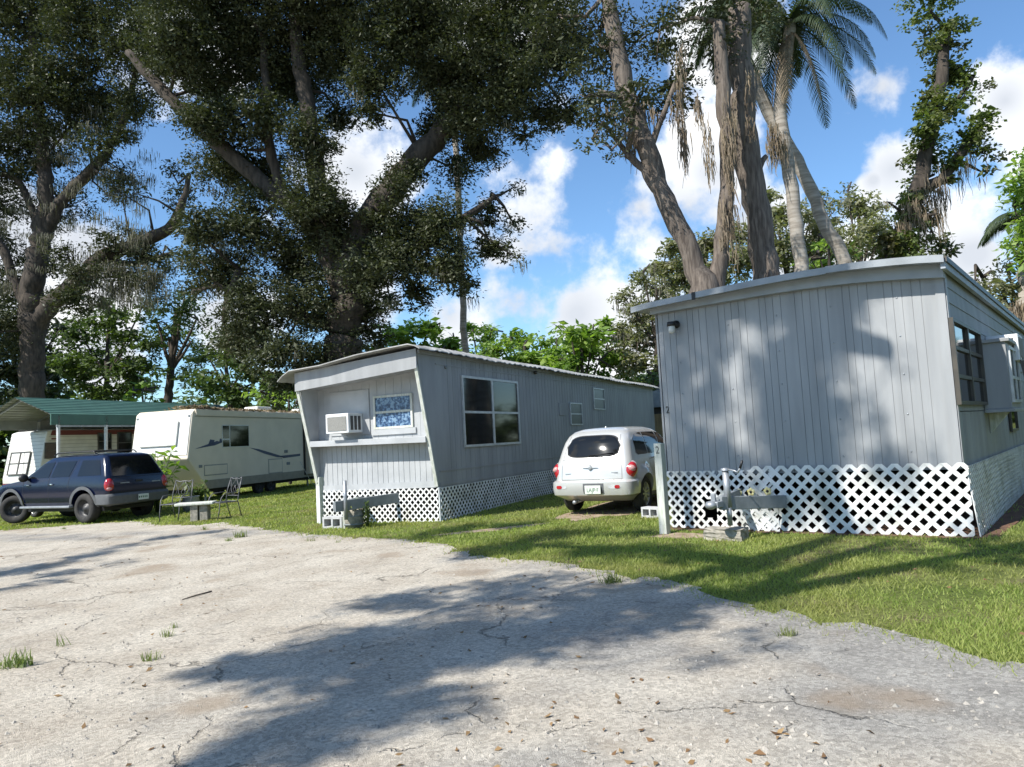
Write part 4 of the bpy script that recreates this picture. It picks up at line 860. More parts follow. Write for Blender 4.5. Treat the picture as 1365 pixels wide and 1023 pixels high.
M['green'] = mat('green_roof_sheet', (.055, .135, .108), (.045, .11, .09), .6, 2, .04)
M['sheetback'] = mat('grey_sheet_underside', (.30, .31, .30), (.22, .23, .22), .5, 2)
def carport():
    e0 = at(75, 553, 29.5); root = thing('carport', 'metal carport with green ribbed gable roof and square steel posts', 'carport', (e0.x, e0.y, gz(e0.x)), -R(20))
    P = lambda px, py, ax=0, v=0: plane_local(px, py, root, ax, v)
    ze = P(75, 553).z; rg = P(27, 532, 1, 0); zr = rg.z+.02; hw = -rg.x; Ln = 11.5
    def slope(x0, z0, x1, z1, m, name, off):
        b = MB(); d = Vector((x1-x0, 0, z1-z0)); L_ = d.length; d.normalize(); n = Vector((-d.z, 0, d.x)); n = n if n.z > 0 else -n
        k = 9; vs = []; pts = []
        for i in range(k):
            s0 = L_*i/k; pts += [(s0, 0), (s0+L_/k*.72, 0), (s0+L_/k*.78, .022), (s0+L_/k*.94, .022)]
        pts.append((L_, 0))
        for y in (-.25, Ln):
            for s_, h in pts: v = Vector((x0, 0, z0))+d*s_+n*(h+off); vs.append((v.x, y, v.z))
        n_ = len(pts); b.add(vs, [(i, i+1, i+1+n_, i+n_) for i in range(n_-1)]); return b.build(name, m, root)
    slope(.0, ze, -hw, zr, M['green'], 'roof_sheet', .03); slope(.0, ze, -hw, zr, M['sheetback'], 'ceiling_sheet', 0)
    slope(-2*hw, ze, -hw, zr, M['green'], 'roof_sheet', .03); slope(-2*hw, ze, -hw, zr, M['sheetback'], 'ceiling_sheet', 0)
    MB().box(-.02, .03, -.25, Ln, ze-.42, ze+.03).build('eave_panel', M['green'], root)
    MB().box(-2*hw-.03, -2*hw+.02, -.25, Ln, ze-.42, ze+.03).build('eave_panel', M['sheetback'], root)
    for i in range(6):
        y = .1+i*(Ln-.3)/5; b = MB(); b.obox((0, y, ze-.04), (-hw, y, zr-.06), .06, .06, up=(0, 1, 0)); b.obox((-2*hw, y, ze-.04), (-hw, y, zr-.06), .06, .06, up=(0, 1, 0)); b.build('rafter', M['steel'], root)
        for x in (-.02, -2*hw+.02): MB().box(x-.05, x+.05, y-.05, y+.05, 0, ze-.05).build('post', M['alu'], root)
    MB().box(-.03, .02, 0, Ln, ze-.5, ze-.44).build('beam', M['steel'], root)
    return root
carport()

# ---------------------------------------------------------------- yard things
def post(name, px, py, pytop, wd, label, text, rz, m1, m2):
    g_ = ground(px, py); top = at(px-(5 if text == '2' else 3), pytop, g_.y).z; h = top-g_.z
    root = thing(name, label, 'post', (g_.x, g_.y, g_.z), rz, 'numbered marker posts')
    MB().box(-wd/2, wd/2, -wd/2, wd/2, -.05, h).build('post', m2, root, bevel=.006)
    MB().box(-wd/2, wd/2-.004, -wd/2-.008, -wd/2-.001, 0.01, h-.002).build('front_board', m1, root)
    pl = MB().box(-wd*.42, wd*.42, -wd/2-.012, -wd/2-.008, h-.19, h-.01).build('number_plate', M['postw'], root)
    text_mesh('number', text, .15, M['black'], pl, basis((0, -wd/2-.013, h-.10), X, Z, -Y_), .001, .85); return root
post('marker_post', 887, 712, 591, .115, 'tall weathered grey green wooden post with the number 2, beside the silver car', '2', R(-38), M['postw'], M['postg'])
post('marker_post', 429, 698, 636, .13, 'short white wooden post with the number 3 in front of the middle mobile home', '3', R(-42), M['white'], M['postg'])

def block(name, c, sx, sy, sz, rz, m, label, cat, rough=.01, par=None):
    import bmesh
    bm = bmesh.new(); bmesh.ops.create_cube(bm, size=1); bmesh.ops.scale(bm, vec=(sx, sy, sz), verts=bm.verts); bmesh.ops.subdivide_edges(bm, edges=bm.edges, cuts=6, use_grid_fill=True)
    for v in bm.verts: v.co += Vector((random.gauss(0, rough), random.gauss(0, rough), random.gauss(0, rough*.6))); v.co.z += sz/2
    me = bpy.data.meshes.new(name); bm.to_mesh(me); bm.free(); me.materials.append(m); o = bpy.data.objects.new(name, me); COL.objects.link(o); o.location = c; o.rotation_euler = (0, 0, rz); return tag(o, label, cat)
g_ = ground(972, 722); block('concrete_block', (g_.x+.02, g_.y+.18, g_.z-.02), .50, .30, .17, R(-38), M['concrete'], 'rough mossy concrete block under the trailer jack at the right home', 'block', .006)
g_ = ground(862, 694)
def hollow_block(c, rz, m, label, s=1.0):
    root = tag(bpy.data.objects.new('cinder_block', None), label, 'block'); bpy.data.objects.remove(root)
    b = MB(); L_, W_, H_ = .39*s, .19*s, .19*s; t = .035*s
    b.box(-L_/2, L_/2, -W_/2, -W_/2+W_, 0, t); b.box(-L_/2, L_/2, -W_/2, W_/2, H_-t, H_)
    for x in (-L_/2, -t/2, L_/2-t): b.box(x, x+t, -W_/2, W_/2, t, H_-t)
    b.box(-L_/2+t, L_/2-t, W_/2-.01, W_/2-.002, t, H_-t)
    o = b.build('cinder_block', m, None); o.location = c; o.rotation_euler = (0, 0, rz); return tag(o, label, 'block')
M['blockw'] = mat('pale_block', (.5, .5, .5), (.36, .37, .38), .85, 9, .3, 40)
hollow_block((g_.x+.18, g_.y+.35, g_.z), R(-50), M['blockw'], 'pale concrete block lying beside the rear wheel of the silver car', .95)
g_ = ground(455, 704); hollow_block((g_.x-.12, g_.y+.05, g_.z), R(-25), M['blockw'], 'hollow grey block on the grass beside the barrel planter', 1.2)

def leafy(name, n, size, fn, m, parent=None, flat=.5, wr=.45, kind=None):
    V = []; 
    for i in range(n):
        c, up = fn(i); a = Vector((random.gauss(0, 1), random.gauss(0, 1), random.gauss(0, flat))).normalized(); s = size*random.uniform(.6, 1.3)
        b = a.cross(Vector((random.gauss(0, .5), random.gauss(0, .5), 1))).normalized()*s*wr; a = a*s
        V.append([list(c), list(c+a*.5-b*.5), list(c+a-Vector((0, 0, s*.25))), list(c+a*.5+b*.5)])
    o = quads_object(name, np.array(V), rng.random(n), m, parent)
    if kind: o['kind'] = kind
    return o
def stem_plant(c, h, ns, spread, leaf, m, label, name='leafy_plant', cat='plant', per=14):
    root = thing(name, label, cat, c); st = MB(); L_ = []
    for i in range(ns):
        a = random.uniform(0, 6.28); tip = Vector((math.cos(a)*spread*random.random(), math.sin(a)*spread*random.random(), h*random.uniform(.6, 1))); mid_ = tip*.5+Vector((0, 0, h*.12))
        st.tube([(tip.x*.1, tip.y*.1, 0), mid_, tip], [.012, .009, .005], 5)
        for k in range(per): t = random.uniform(.25, 1); L_.append((mid_*2*t*(1-t)*1.0+tip*t*t+Vector((0, 0, 0)), 0))
    st.build('stem', M['weed'], root); leafy('leaves', len(L_), leaf, lambda i: L_[i], m, root); return root
g_ = ground(467, 705)
pot = thing('planter', 'brown barrel planter with trailing leafy plant beside the hollow block', 'planter', (g_.x+.06, g_.y+.1, g_.z), 0)
b = MB().lathe([(0, 0), (.15, 0), (.19, .12), (.195, .26), (.18, .36), (.165, .36), (.16, .31), (0, .31)], (0, 0, 0), Z, 18); b.build('tub', M['concrete'], pot)
b = MB(); 
for z in (.08, .24): b.lathe([(.188, z-.012), (.199, z-.012), (.201, z+.012), (.188, z+.012)], (0, 0, 0), Z, 18)
b.build('hoop', M['hitch'], pot); MB().box(-.21, -.17, -.05, .05, 0, .42).build('stake', M['postw'], pot)
leafy('trailing_leaves', 110, .07, lambda i: (Vector((random.gauss(0, .12), random.gauss(0, .12), .36+abs(random.gauss(0, .10)))), 0), M['weed'], pot)
g_ = ground(490, 704); stem_plant((g_.x, g_.y+.1, g_.z), .55, 12, .45, .08, M['midleaf'], 'low leafy weeds growing right of the barrel planter', 'leafy_plant')
g_ = ground(240, 690)
pl_ = stem_plant((-11.2, 22.6, -.16), 2.0, 18, .8, .34, M['bright'], 'tall broad leaved bright green plant in front of the cream trailer', 'broadleaf_plant', per=13)
g_ = ground(236, 686); b = MB().lathe([(0, 0), (.20, 0), (.26, .25), (.23, .42), (.27, .46), (.22, .46), (.2, .4), (0, .38)], (0, 0, 0), Z, 20); o = b.build('flower_pot', M['steel'], None, loc=(g_.x, g_.y+.9, g_.z)); tag(o, 'squat grey flower pot behind the left metal garden chair', 'pot')
stem_plant((g_.x+.05, g_.y+1.3, g_.z+.0), 1.0, 10, .6, .2, M['midleaf'], 'dark green leafy plant behind the grey flower pot', 'leafy_plant')

M['iron'] = mat('wrought_iron', (.14, .145, .15), (.08, .08, .085), .5, 20, metal=.3)
def chair(c, rz, label):
    root = thing('garden_chair', label, 'chair', c, rz, 'metal garden chairs'); r = .013; w, d = .28, .25
    for s in (-1, 1):
        MB().tube([(s*w*.95, -d*1.15, 0), (s*w, -d, .22), (s*w, -d*.9, .42), (s*w*1.02, -d*.75, .54), (s*w*1.02, -d*.4, .64), (s*w, d, .66)], r, 8).build('arm_frame', M['iron'], root)
        MB().tube([(s*w*.95, d*1.5, 0), (s*w, d*1.05, .42), (s*w, d*1.25, .70), (s*w*.9, d*1.65, 1.02)], r, 8).build('back_leg', M['iron'], root)
    b = MB(); b.tube([(-w, -d*.9, .42), (w, -d*.9, .42)], r, 8); b.tube([(-w, d*1.05, .42), (w, d*1.05, .42)], r, 8)
    for s in (-1, 1): b.tube([(s*w, -d*.9, .42), (s*w, d*1.05, .42)], r, 8)
    for k in range(1, 8): x = -w+2*w*k/8; b.tube([(x, -d*.9, .42), (x, 0, .405), (x, d*1.05, .42)], .004, 5)
    for k in range(1, 8): y = -d*.9+(d*1.95)*k/8; b.tube([(-w, y, .42), (0, y, .405), (w, y, .42)], .004, 5)
    b.build('seat', M['iron'], root)
    b = MB(); top = [(-w*.9, d*1.65, 1.02), (-w*.5, d*1.66, .98), (0, d*1.7, 1.0), (w*.5, d*1.66, .98), (w*.9, d*1.65, 1.02)]; b.tube(top, r, 8)
    b.tube([(-w, d*1.2, .56), (w, d*1.2, .56)], r*.8, 8)
    for s in (-1, 1):
        b.tube([(s*.02, d*1.2, .56), (s*.14, d*1.35, .68), (s*.15, d*1.5, .82), (s*.05, d*1.6, .92), (s*.01, d*1.66, 1.0)], .008, 6)
        b.tube([(s*.0, d*1.2, .56), (s*.06, d*1.4, .72), (s*.0, d*1.5, .82)], .007, 6); b.tube([(s*.24, d*1.25, .58), (s*.18, d*1.45, .78), (s*.24, d*1.6, .95)], .007, 6)
    b.build('back_scroll', M['iron'], root); return root
a = ground(222, 695); c1 = chair((a.x+.12, a.y+.25, a.z), R(-10), 'dark iron garden chair left of the stone table, near the blue wagon')
a = ground(283, 694); c2 = chair((a.x+.1, a.y+.4, a.z), R(-38), 'dark iron garden chair right of the stone table, in front of the cream trailer')
a = ground(258, 696)
tb = thing('stone_bench', 'pale stone table slab on a stack of blocks between the iron chairs', 'bench', (a.x, a.y+.25, a.z), R(8))
MB().box(-.5, .42, -.22, .22, .40, .47).build('top_slab', M['postw'], tb, bevel=.02)
MB().box(-.14, .04, -.16, .16, 0, .40).build('leg', M['concrete'], tb, bevel=.01); MB().box(.07, .27, -.13, .17, 0, .395).build('leg', M['concrete'], tb, bevel=.01)

# small ornaments along the hitch beam of the right home
M['yellow'] = mat('yellow_petal', (.62, .52, .16), (.7, .66, .4), .5, 20)
for k, (px, py) in enumerate(((984, 657), (1001, 656), (1023, 655))):
    v = plane_local(px, py, right, 1, -.13); wv = (Matrix.Translation(right.location) @ Matrix.Rotation(right.rotation_euler[2], 4, 'Z')) @ v
    lab = ['yellow flower ornament with dark centre, leftmost of three above the right home hitch beam', 'yellow flower ornament with dark centre, middle of three above the right home hitch beam', 'yellow flower ornament with dark centre, rightmost of three above the right home hitch beam'][k]
    root = thing('flower_ornament', lab, 'ornament', wv, right.rotation_euler[2], 'flower ornaments on the hitch')
    b = MB()
    for j in range(5): a = 2*math.pi*j/5+.3*k; b.sphere((math.cos(a)*.033, 0, math.sin(a)*.033), (.026, .008, .026), 8, 6)
    b.build('petals', M['yellow'], root); MB().sphere((0, -.008, 0), (.02, .012, .02), 8, 6).build('flower_centre', M['black'], root)
    MB().tube([(0, .004, -.02), (.0, .01, -.10)], .005, 5).build('stem', M['midleaf'], root)

# shed far behind, seen between the homes
s0 = at(876, 590, 33); sh_ = thing('shed', 'dark shed with a tan wooden door glimpsed between the two mobile homes', 'shed', (s0.x, 33, gz(s0.x)), -R(25))
M['shedwood'] = mat('tan_wood', (.30, .22, .10), (.20, .14, .07), .7, 3, stretch=(6, 6, .6)); M['sheddark'] = mat('dark_shed_wall', (.045, .04, .035), None, .8)
MB().box(-2, 2.6, 0, 3, 0, 2.6).build('wall', M['sheddark'], sh_)
MB().box(-.25, .75, -.05, -.004, .1, 2.2).build('door', M['shedwood'], sh_); b = MB(); b.prism([(-2.3, 2.5), (2.9, 2.5), (2.9, 2.62), (.3, 3.3), (-2.3, 2.62)], (0, -.3, 0), X, Z, Y_, 3.6); b.build('roof', M['hitch'], sh_)
# dark twig lying on the paving
a, b_ = ground(243, 801), ground(282, 790)
tw = MB().tube([(a.x, a.y, a.z+.012), ((a.x+b_.x)/2, (a.y+b_.y)/2-.03, gz(a.x)+.02), (b_.x, b_.y, b_.z+.014)], [.005, .008, .008], 6); tag(tw.build('fallen_twig', M['bark'], None), 'dark fallen twig lying on the cracked gravel paving', 'twig')

# ---------------------------------------------------------------- ground
def groundmat():
    m = bpy.data.materials.new('lawn_soil'); m.use_nodes = True; nt = m.node_tree; N = nt.nodes; L = nt.links; b = N['Principled BSDF']; b.inputs['Roughness'].default_value = 1; b.inputs['Specular IOR Level'].default_value = .1
    tc = N.new('ShaderNodeTexCoord')
    def nz(s, d=6):
        n = N.new('ShaderNodeTexNoise'); n.inputs['Scale'].default_value = s; n.inputs['Detail'].default_value = d; L.new(tc.outputs['Object'], n.inputs['Vector']); return n.outputs[0]
    r1 = N.new('ShaderNodeValToRGB'); L.new(nz(.9), r1.inputs[0]); e = r1.color_ramp.elements; e[0].position = .35; e[0].color = (.09, .12, .03, 1); e[1].position = .72; e[1].color = (.16, .125, .08, 1); x = e.new(.55); x.color = (.14, .155, .05, 1)
    r2 = N.new('ShaderNodeMapRange'); L.new(nz(22, 4), r2.inputs[0]); r2.inputs[1].default_value = .3; r2.inputs[2].default_value = .7; r2.inputs[3].default_value = .55; r2.inputs[4].default_value = 1.3
    mx = N.new('ShaderNodeMixRGB'); mx.blend_type = 'MULTIPLY'; mx.inputs[0].default_value = 1; L.new(r1.outputs[0], mx.inputs[1]); L.new(r2.outputs[0], mx.inputs[2]); L.new(mx.outputs[0], b.inputs['Base Color'])
    bp = N.new('ShaderNodeBump'); bp.inputs['Strength'].default_value = .8; bp.inputs['Distance'].default_value = .04; L.new(nz(40, 4), bp.inputs['Height']); L.new(bp.outputs[0], b.inputs['Normal']); return m
def pavemat():
    m = bpy.data.materials.new('cracked_gravel_paving'); m.use_nodes = True; nt = m.node_tree; N = nt.nodes; L = nt.links; b = N['Principled BSDF']; b.inputs['Roughness'].default_value = .95; b.inputs['Specular IOR Level'].default_value = .15
    tc = N.new('ShaderNodeTexCoord'); O = tc.outputs['Object']
    def nz(s, d=6, v=None, r=.5):
        n = N.new('ShaderNodeTexNoise'); n.inputs['Scale'].default_value = s; n.inputs['Detail'].default_value = d; n.inputs['Roughness'].default_value = r; L.new(v or O, n.inputs['Vector']); return n
    def mrange(v, a, b_, c=0, d=1, sm=False):
        n = N.new('ShaderNodeMapRange'); L.new(v, n.inputs[0]); n.inputs[1].default_value = a; n.inputs[2].default_value = b_; n.inputs[3].default_value = c; n.inputs[4].default_value = d
        if sm: n.interpolation_type = 'SMOOTHSTEP'
        return n.outputs[0]
    def mix(f, a, c, mode='MIX'):
        n = N.new('ShaderNodeMixRGB'); n.blend_type = mode
        for i, v in ((0, f), (1, a), (2, c)):
            if isinstance(v, (int, float)): n.inputs[i].default_value = v
            elif isinstance(v, tuple): n.inputs[i].default_value = (*v, 1)
            else: L.new(v, n.inputs[i])
        return n.outputs[0]
    def m2(op, a, c):
        n = N.new('ShaderNodeMath'); n.operation = op
        for i, v in ((0, a), (1, c)):
            if isinstance(v, (int, float)): n.inputs[i].default_value = v
            else: L.new(v, n.inputs[i])
        return n.outputs[0]
    sep = N.new('ShaderNodeSeparateXYZ'); L.new(O, sep.inputs[0])
    # worn asphalt on the near right and along the grass edge, sandy shell gravel to the left
    side = m2('ADD', m2('MULTIPLY', sep.outputs['X'], .16), m2('MULTIPLY', sep.outputs['Y'], -.035))
    f = m2('ADD', side, m2('MULTIPLY', m2('SUBTRACT', nz(.55, 5).outputs[0], .5), 2.6))
    asph = mrange(f, -.35, .25, 0, 1, True)
    strip = mrange(m2('ABSOLUTE', m2('SUBTRACT', m2('ADD', sep.outputs['Y'], m2('MULTIPLY', sep.outputs['X'], .42)), 12.2), 0), .35, 1.0, 1, 0, True)
    asph = m2('MAXIMUM', asph, m2('MULTIPLY', strip, mrange(nz(1.2).outputs[0], .35, .6)))
    vo = N.new('ShaderNodeTexVoronoi'); vo.inputs['Scale'].default_value = 48; L.new(O, vo.inputs['Vector'])
    vs = N.new('ShaderNodeSeparateColor'); L.new(vo.outputs['Color'], vs.inputs[0]); speck = vs.outputs[0]
    fine = nz(160, 3).outputs[0]
    ca = mix(mrange(nz(3, 8).outputs[0], .3, .7), (.27, .258, .236), (.365, .35, .318)); cg = mix(mrange(nz(1.3, 7).outputs[0], .3, .7), (.43, .38, .31), (.56, .515, .435))
    base = mix(asph, cg, ca)
    base = mix(1.0, base, mrange(speck, 0, 1, .74, 1.18), 'MULTIPLY'); base = mix(1.0, base, mrange(fine, .3, .7, .72, 1.22), 'MULTIPLY')
    base = mix(mrange(nz(.8, 4).outputs[0], .58, .70, 0, .6, True), base, (.28, .215, .15)); base = mix(mrange(nz(2.4, 8, None, .7).outputs[0], .56, .64, 0, .3, True), base, (.24, .225, .20)); base = mix(mrange(nz(9, 6, None, .7).outputs[0], .62, .68, 0, .25, True), base, (.18, .155, .13))
    # cracks
    warp = N.new('ShaderNodeMixRGB'); warp.blend_type = 'ADD'; warp.inputs[0].default_value = .55; L.new(O, warp.inputs[1]); L.new(nz(1.6, 6, None, .65).outputs['Color'], warp.inputs[2])
    cr = None
    for sc, w, thr in ((.42, .005, .48), (1.3, .009, .58)):
        v = N.new('ShaderNodeTexVoronoi'); v.feature = 'DISTANCE_TO_EDGE'; v.inputs['Scale'].default_value = sc; L.new(warp.outputs[0], v.inputs['Vector'])
        c = m2('MULTIPLY', mrange(v.outputs['Distance'], w*.3, w, 1, 0), mrange(nz(.7+sc, 3).outputs[0], thr, thr+.06)); cr = c if cr is None else m2('MAXIMUM', cr, c)
    base = mix(m2('MULTIPLY', cr, .5), base, (.06, .055, .045))
    L.new(base, b.inputs['Base Color'])
    h = m2('ADD', m2('MULTIPLY', speck, .5), m2('ADD', fine, m2('MULTIPLY', cr, -2.5)))
    bp = N.new('ShaderNodeBump'); bp.inputs['Strength'].default_value = .8; bp.inputs['Distance'].default_value = .016; L.new(h, bp.inputs['Height']); L.new(bp.outputs[0], b.inputs['Normal']); return m
def dirtmat(): return mat('sandy_dirt', (.36, .29, .215), (.22, .165, .115), 1, 5, .4, 60, spec=.1)
xs = [-400, -60, -30, -15, 0, 15, 30, 60, 400]; ys = [-300, -20, 0, 10, 20, 40, 80, 600]
b = MB().add([(x, y, gz(x)) for y in ys for x in xs], [(j*9+i, j*9+i+1, (j+1)*9+i+1, (j+1)*9+i) for j in range(7) for i in range(8)])
tag(b.build('ground', groundmat(), None), 'grassy soil under the whole trailer park', kind='structure')
edge_px = [(-260, 722), (-120, 716), (0, 708), (100, 700), (180, 696), (250, 701), (300, 698), (350, 704), (400, 712), (500, 719), (590, 723), (640, 740), (690, 748), (780, 762), (850, 772), (900, 775), (950, 789), (1010, 803), (1100, 818), (1180, 836), (1250, 857), (1320, 876), (1365, 886), (1480, 915), (1700, 960)]
E0 = [ground(*p) for p in edge_px]; edge = []
for a, c in zip(E0, E0[1:]):
    n = max(2, int((c-a).length/.12))
    for i in range(n): p = a.lerp(c, i/n); edge.append((p.x+random.gauss(0, .05)+.10*math.sin(p.x*2.3), p.y+random.gauss(0, .08)+.12*math.sin(p.x*1.7+1)+.07*math.sin(p.x*5.1)))
edge = [(-60, 24)]+edge+[(14, 1.0), (30, -2), (30, -30), (-60, -30)]
poly = edge
def tri_sheet(name, pts, m, dz, lab):
    import bmesh
    from mathutils.geometry import tessellate_polygon
    vs = [Vector((x, y, gz(x)+dz)) for x, y in pts]; t = tessellate_polygon([vs])
    o = MB().add(vs, [tuple(f) for f in t]).build(name, m, None)
    bm = bmesh.new(); bm.from_mesh(o.data); bmesh.ops.recalc_face_normals(bm, faces=bm.faces)
    if bm.faces and sum(f.normal.z for f in bm.faces) < 0: bmesh.ops.reverse_faces(bm, faces=bm.faces)
    bm.to_mesh(o.data); bm.free(); return tag(o, lab, kind='structure')
tri_sheet('paved_yard', poly, pavemat(), .006, 'cracked pale gravel and asphalt yard')
def blobpoly(cx, cy, rx, ry, rot, n=40):
    out = []
    for i in range(n): a = 2*math.pi*i/n; r = 1+.12*math.sin(3*a+cx)+.08*math.sin(7*a)+random.gauss(0, .03); x, y = rx*r*math.cos(a), ry*r*math.sin(a); out.append((cx+x*math.cos(rot)-y*math.sin(rot), cy+x*math.sin(rot)+y*math.cos(rot)))
    return out
DM = dirtmat(); g_ = ground(805, 688)
dirt_polys = [blobpoly(g_.x+.55, g_.y+1.5, .75, 2.2, -R(29))]
tri_sheet('dirt_track', dirt_polys[0], DM, .004, 'sandy dirt strip under and behind the silver car')
q = ground(915, 715); dirt_polys.append(blobpoly(q.x, q.y, .5, .25, -R(38))); tri_sheet('dirt_track', dirt_polys[1], DM, .005, 'bare brown soil beside the grey marker post')
q = ground(660, 706); dirt_polys.append(blobpoly(q.x, q.y, 1.0, .18, .3)); tri_sheet('dirt_track', dirt_polys[2], DM, .0045, 'thin bare strip in the shaded lawn')
M['mulch'] = mat('reddish_leaf_litter', (.17, .10, .07), (.10, .065, .045), 1, 14, .6, 60, spec=.1)
Cc, Ss = math.cos(.698), math.sin(.698); rr = right.location
def rl(u, v): return (rr.x+u*Cc+v*Ss, rr.y-u*Ss+v*Cc)
mulch = [rl(-3.9+i*.1, -.16-.10*random.random()) for i in range(41)]+[rl(.3, 0), rl(.5, 4), rl(.6, 8), rl(.0, 8), rl(0, 15), rl(-3.8, 15), rl(-3.95, 0)]
tri_sheet('leaf_litter', mulch, M['mulch'], .008, 'reddish leaf litter along the foot of the right lattice skirt')

def inpoly(px, py, poly):
    P = np.array(poly); x0, y0 = P[:, 0], P[:, 1]; x1, y1 = np.roll(x0, -1), np.roll(y0, -1); res = np.zeros(len(px), bool)
    for a, b_, c, d in zip(x0, y0, x1, y1):
        if b_ == d: continue
        cond = ((b_ > py) != (d > py)) & (px < (c-a)*(py-b_)/(d-b_)+a); res ^= cond
    return res
def homerect(o, w, Ln, yaw, pad=0):
    c, s = math.cos(yaw), math.sin(yaw); f = lambda u, v: (o.x+u*c+v*s, o.y-u*s+v*c); return [f(-w-pad, -pad), f(pad, -pad), f(pad, Ln), f(-w-pad, Ln)]
foot = [homerect(mid.location, 3.0, 17, .444), homerect(right.location, 3.85, 15, .698)]
def vnoise(x, y, s, seed):
    r = np.random.default_rng(seed); G = r.random((64, 64)); X_, Yq = (x*s) % 64, (y*s) % 64; i, j = X_.astype(int), Yq.astype(int); u, v = X_-i, Yq-j; u = u*u*(3-2*u); v = v*v*(3-2*v)
    return (G[i, j]*(1-u)+G[(i+1) % 64, j]*u)*(1-v)+(G[i, (j+1) % 64]*(1-u)+G[(i+1) % 64, (j+1) % 64]*u)*v
def make_grass(n=640000):
    th = R(-46)+R(92)*rng.random(n); u = rng.random(n); r = 3.5*(46/3.5)**(u**.92)
    x = r*np.sin(th); y = r*np.cos(th); keep = ~inpoly(x, y, poly)
    # ragged fringe: some blades over the paving edge
    fr = inpoly(x, y, poly) & ~inpoly(x+rng.normal(0, .14, n), y+np.abs(rng.normal(0, .16, n))+.0, poly) & (rng.random(n) < .6); keep |= fr
    for p in foot: keep &= ~inpoly(x, y, p)
    for p in dirt_polys: keep &= ~(inpoly(x, y, p) & (rng.random(n) < .93))
    keep &= ~(inpoly(x, y, mulch) & (rng.random(n) < .9))
    cl = vnoise(x, y, 1.1, 1)*.6+vnoise(x, y, 3.1, 2)*.4; keep &= rng.random(n) < np.clip((cl-.20)*3.4, .30, 1)
    x, y, r, cl = x[keep], y[keep], r[keep], cl[keep]; n = len(x)
    z = SLOPE*np.clip(x, -60, 60); cl2 = vnoise(x, y, 2.2, 5); h = (.018+.034*rng.random(n)**1.6)*(.7+.6*cl2)*(1+.012*r); w = np.maximum(.0025, .00045*r)*(1+rng.random(n))
    a = rng.random(n)*6.283; le = h*(.3+.9*rng.random(n)); b_ = rng.random(n)*6.283
    V = np.zeros((n, 3, 3)); V[:, 0] = np.stack([x-np.cos(a)*w, y-np.sin(a)*w, z], 1); V[:, 1] = np.stack([x+np.cos(a)*w, y+np.sin(a)*w, z], 1)
    V[:, 2] = np.stack([x+np.cos(b_)*le, y+np.sin(b_)*le, z+h], 1)
    rnd = np.clip(.25+.5*vnoise(x, y, 1.7, 9)+rng.normal(0, .25, n), 0, 1); return tag(quads_object('grass', V, rnd, M['grass']), 'short patchy lawn around the mobile homes', 'grass', kind='stuff')
make_grass()
def make_gravel(n=9000):
    th = R(-50)+R(86)*rng.random(n); r = 2.8*(13/2.8)**rng.random(n); x = r*np.sin(th); y = r*np.cos(th); k = inpoly(x, y, poly) & (rng.random(n) < np.clip(.9-.10*x-.03*y+vnoise(x, y, 1.3, 4)*.8-.6, .08, 1)); x, y, r = x[k], y[k], r[k]; n = len(x)
    s = .004+.009*rng.random(n)**3*1.4; z = SLOPE*x+.006; V = np.zeros((n, 4, 3, 3)); a0 = rng.random(n)*6.28
    P = [np.stack([x+np.cos(a0+k_*1.5708)*s*(1+.4*rng.random(n)), y+np.sin(a0+k_*1.5708)*s*(1+.4*rng.random(n)), z-.001], 1) for k_ in range(4)]; T = np.stack([x+s*.3*rng.normal(size=n), y+s*.3*rng.normal(size=n), z+s*.9], 1)
    for k_ in range(4): V[:, k_, 0] = P[k_]; V[:, k_, 1] = P[(k_+1) % 4]; V[:, k_, 2] = T
    return tag(quads_object('gravel', V.reshape(-1, 3, 3), np.repeat(rng.random(n), 4), leafmat('loose_stones', (.28, .265, .235), (.42, .39, .34), (.22, .21, .19), 0, .9, .1)), 'loose pale stones scattered over the paved yard', 'gravel', kind='stuff')
make_gravel()
def weed_tuft(px, py, s, n, lab):
    g = ground(px, py); V = []
    for i in range(n):
        a = random.uniform(0, 6.28); l = s*random.uniform(.5, 1.2); le = random.uniform(.2, 1.1); w = s*.03; c = Vector((random.gauss(0, s*.35), random.gauss(0, s*.2), 0)); d = Vector((math.cos(a)*le, math.sin(a)*le, 1)).normalized()*l; sd = Vector((-math.sin(a), math.cos(a), 0))*w
        m_ = c+d*.55; V.append([list(c-sd), list(c+sd), list(m_+sd*.8), list(m_-sd*.8)]); V.append([list(m_-sd*.8), list(m_+sd*.8), list(c+d-Vector((0, 0, l*.12))), list(c+d-Vector((0, 0, l*.12)))])
    V = np.array(V); V[:, :, :] += np.array([g.x, g.y, g.z+.006]); o = quads_object('weed_tuft', V, rng.random(len(V)), M['weed']); return tag(o, lab, 'weed', 'weeds in the paving cracks')
for w in ((320, 717, .17, 60, 'low round weed on the paving in front of the stone bench'), (305, 722, .10, 60, 'flat weed spreading just left of the round weed'), (272, 707, .12, 40, 'thin weed at the paving edge below the stone bench'), (240, 697, .10, 30, 'small pale weed behind the paving edge by the garden chair'),
          (22, 890, .16, 90, 'grass tuft at the bottom left corner of the yard'), (85, 862, .12, 14, 'sparse dry weed near the bottom left of the gravel'), (200, 882, .10, 40, 'small weed in the gravel near the photo bottom'), (222, 850, .10, 26, 'dry weed beside the asphalt patch edge'), (232, 838, .07, 24, 'tiny green weed growing in the crack'),
          (415, 722, .10, 30, 'pale weed on the grey asphalt strip'), (450, 724, .07, 26, 'tiny tan weed right of the pale weed on the strip'), (815, 778, .13, 90, 'ragged weed clump in the shaded paving near the lawn'), (1050, 849, .09, 50, 'low weed alone on the sunny asphalt at right'), (85, 706, .09, 40, 'low grass clump beside the wagon front wheel')): weed_tuft(*w)

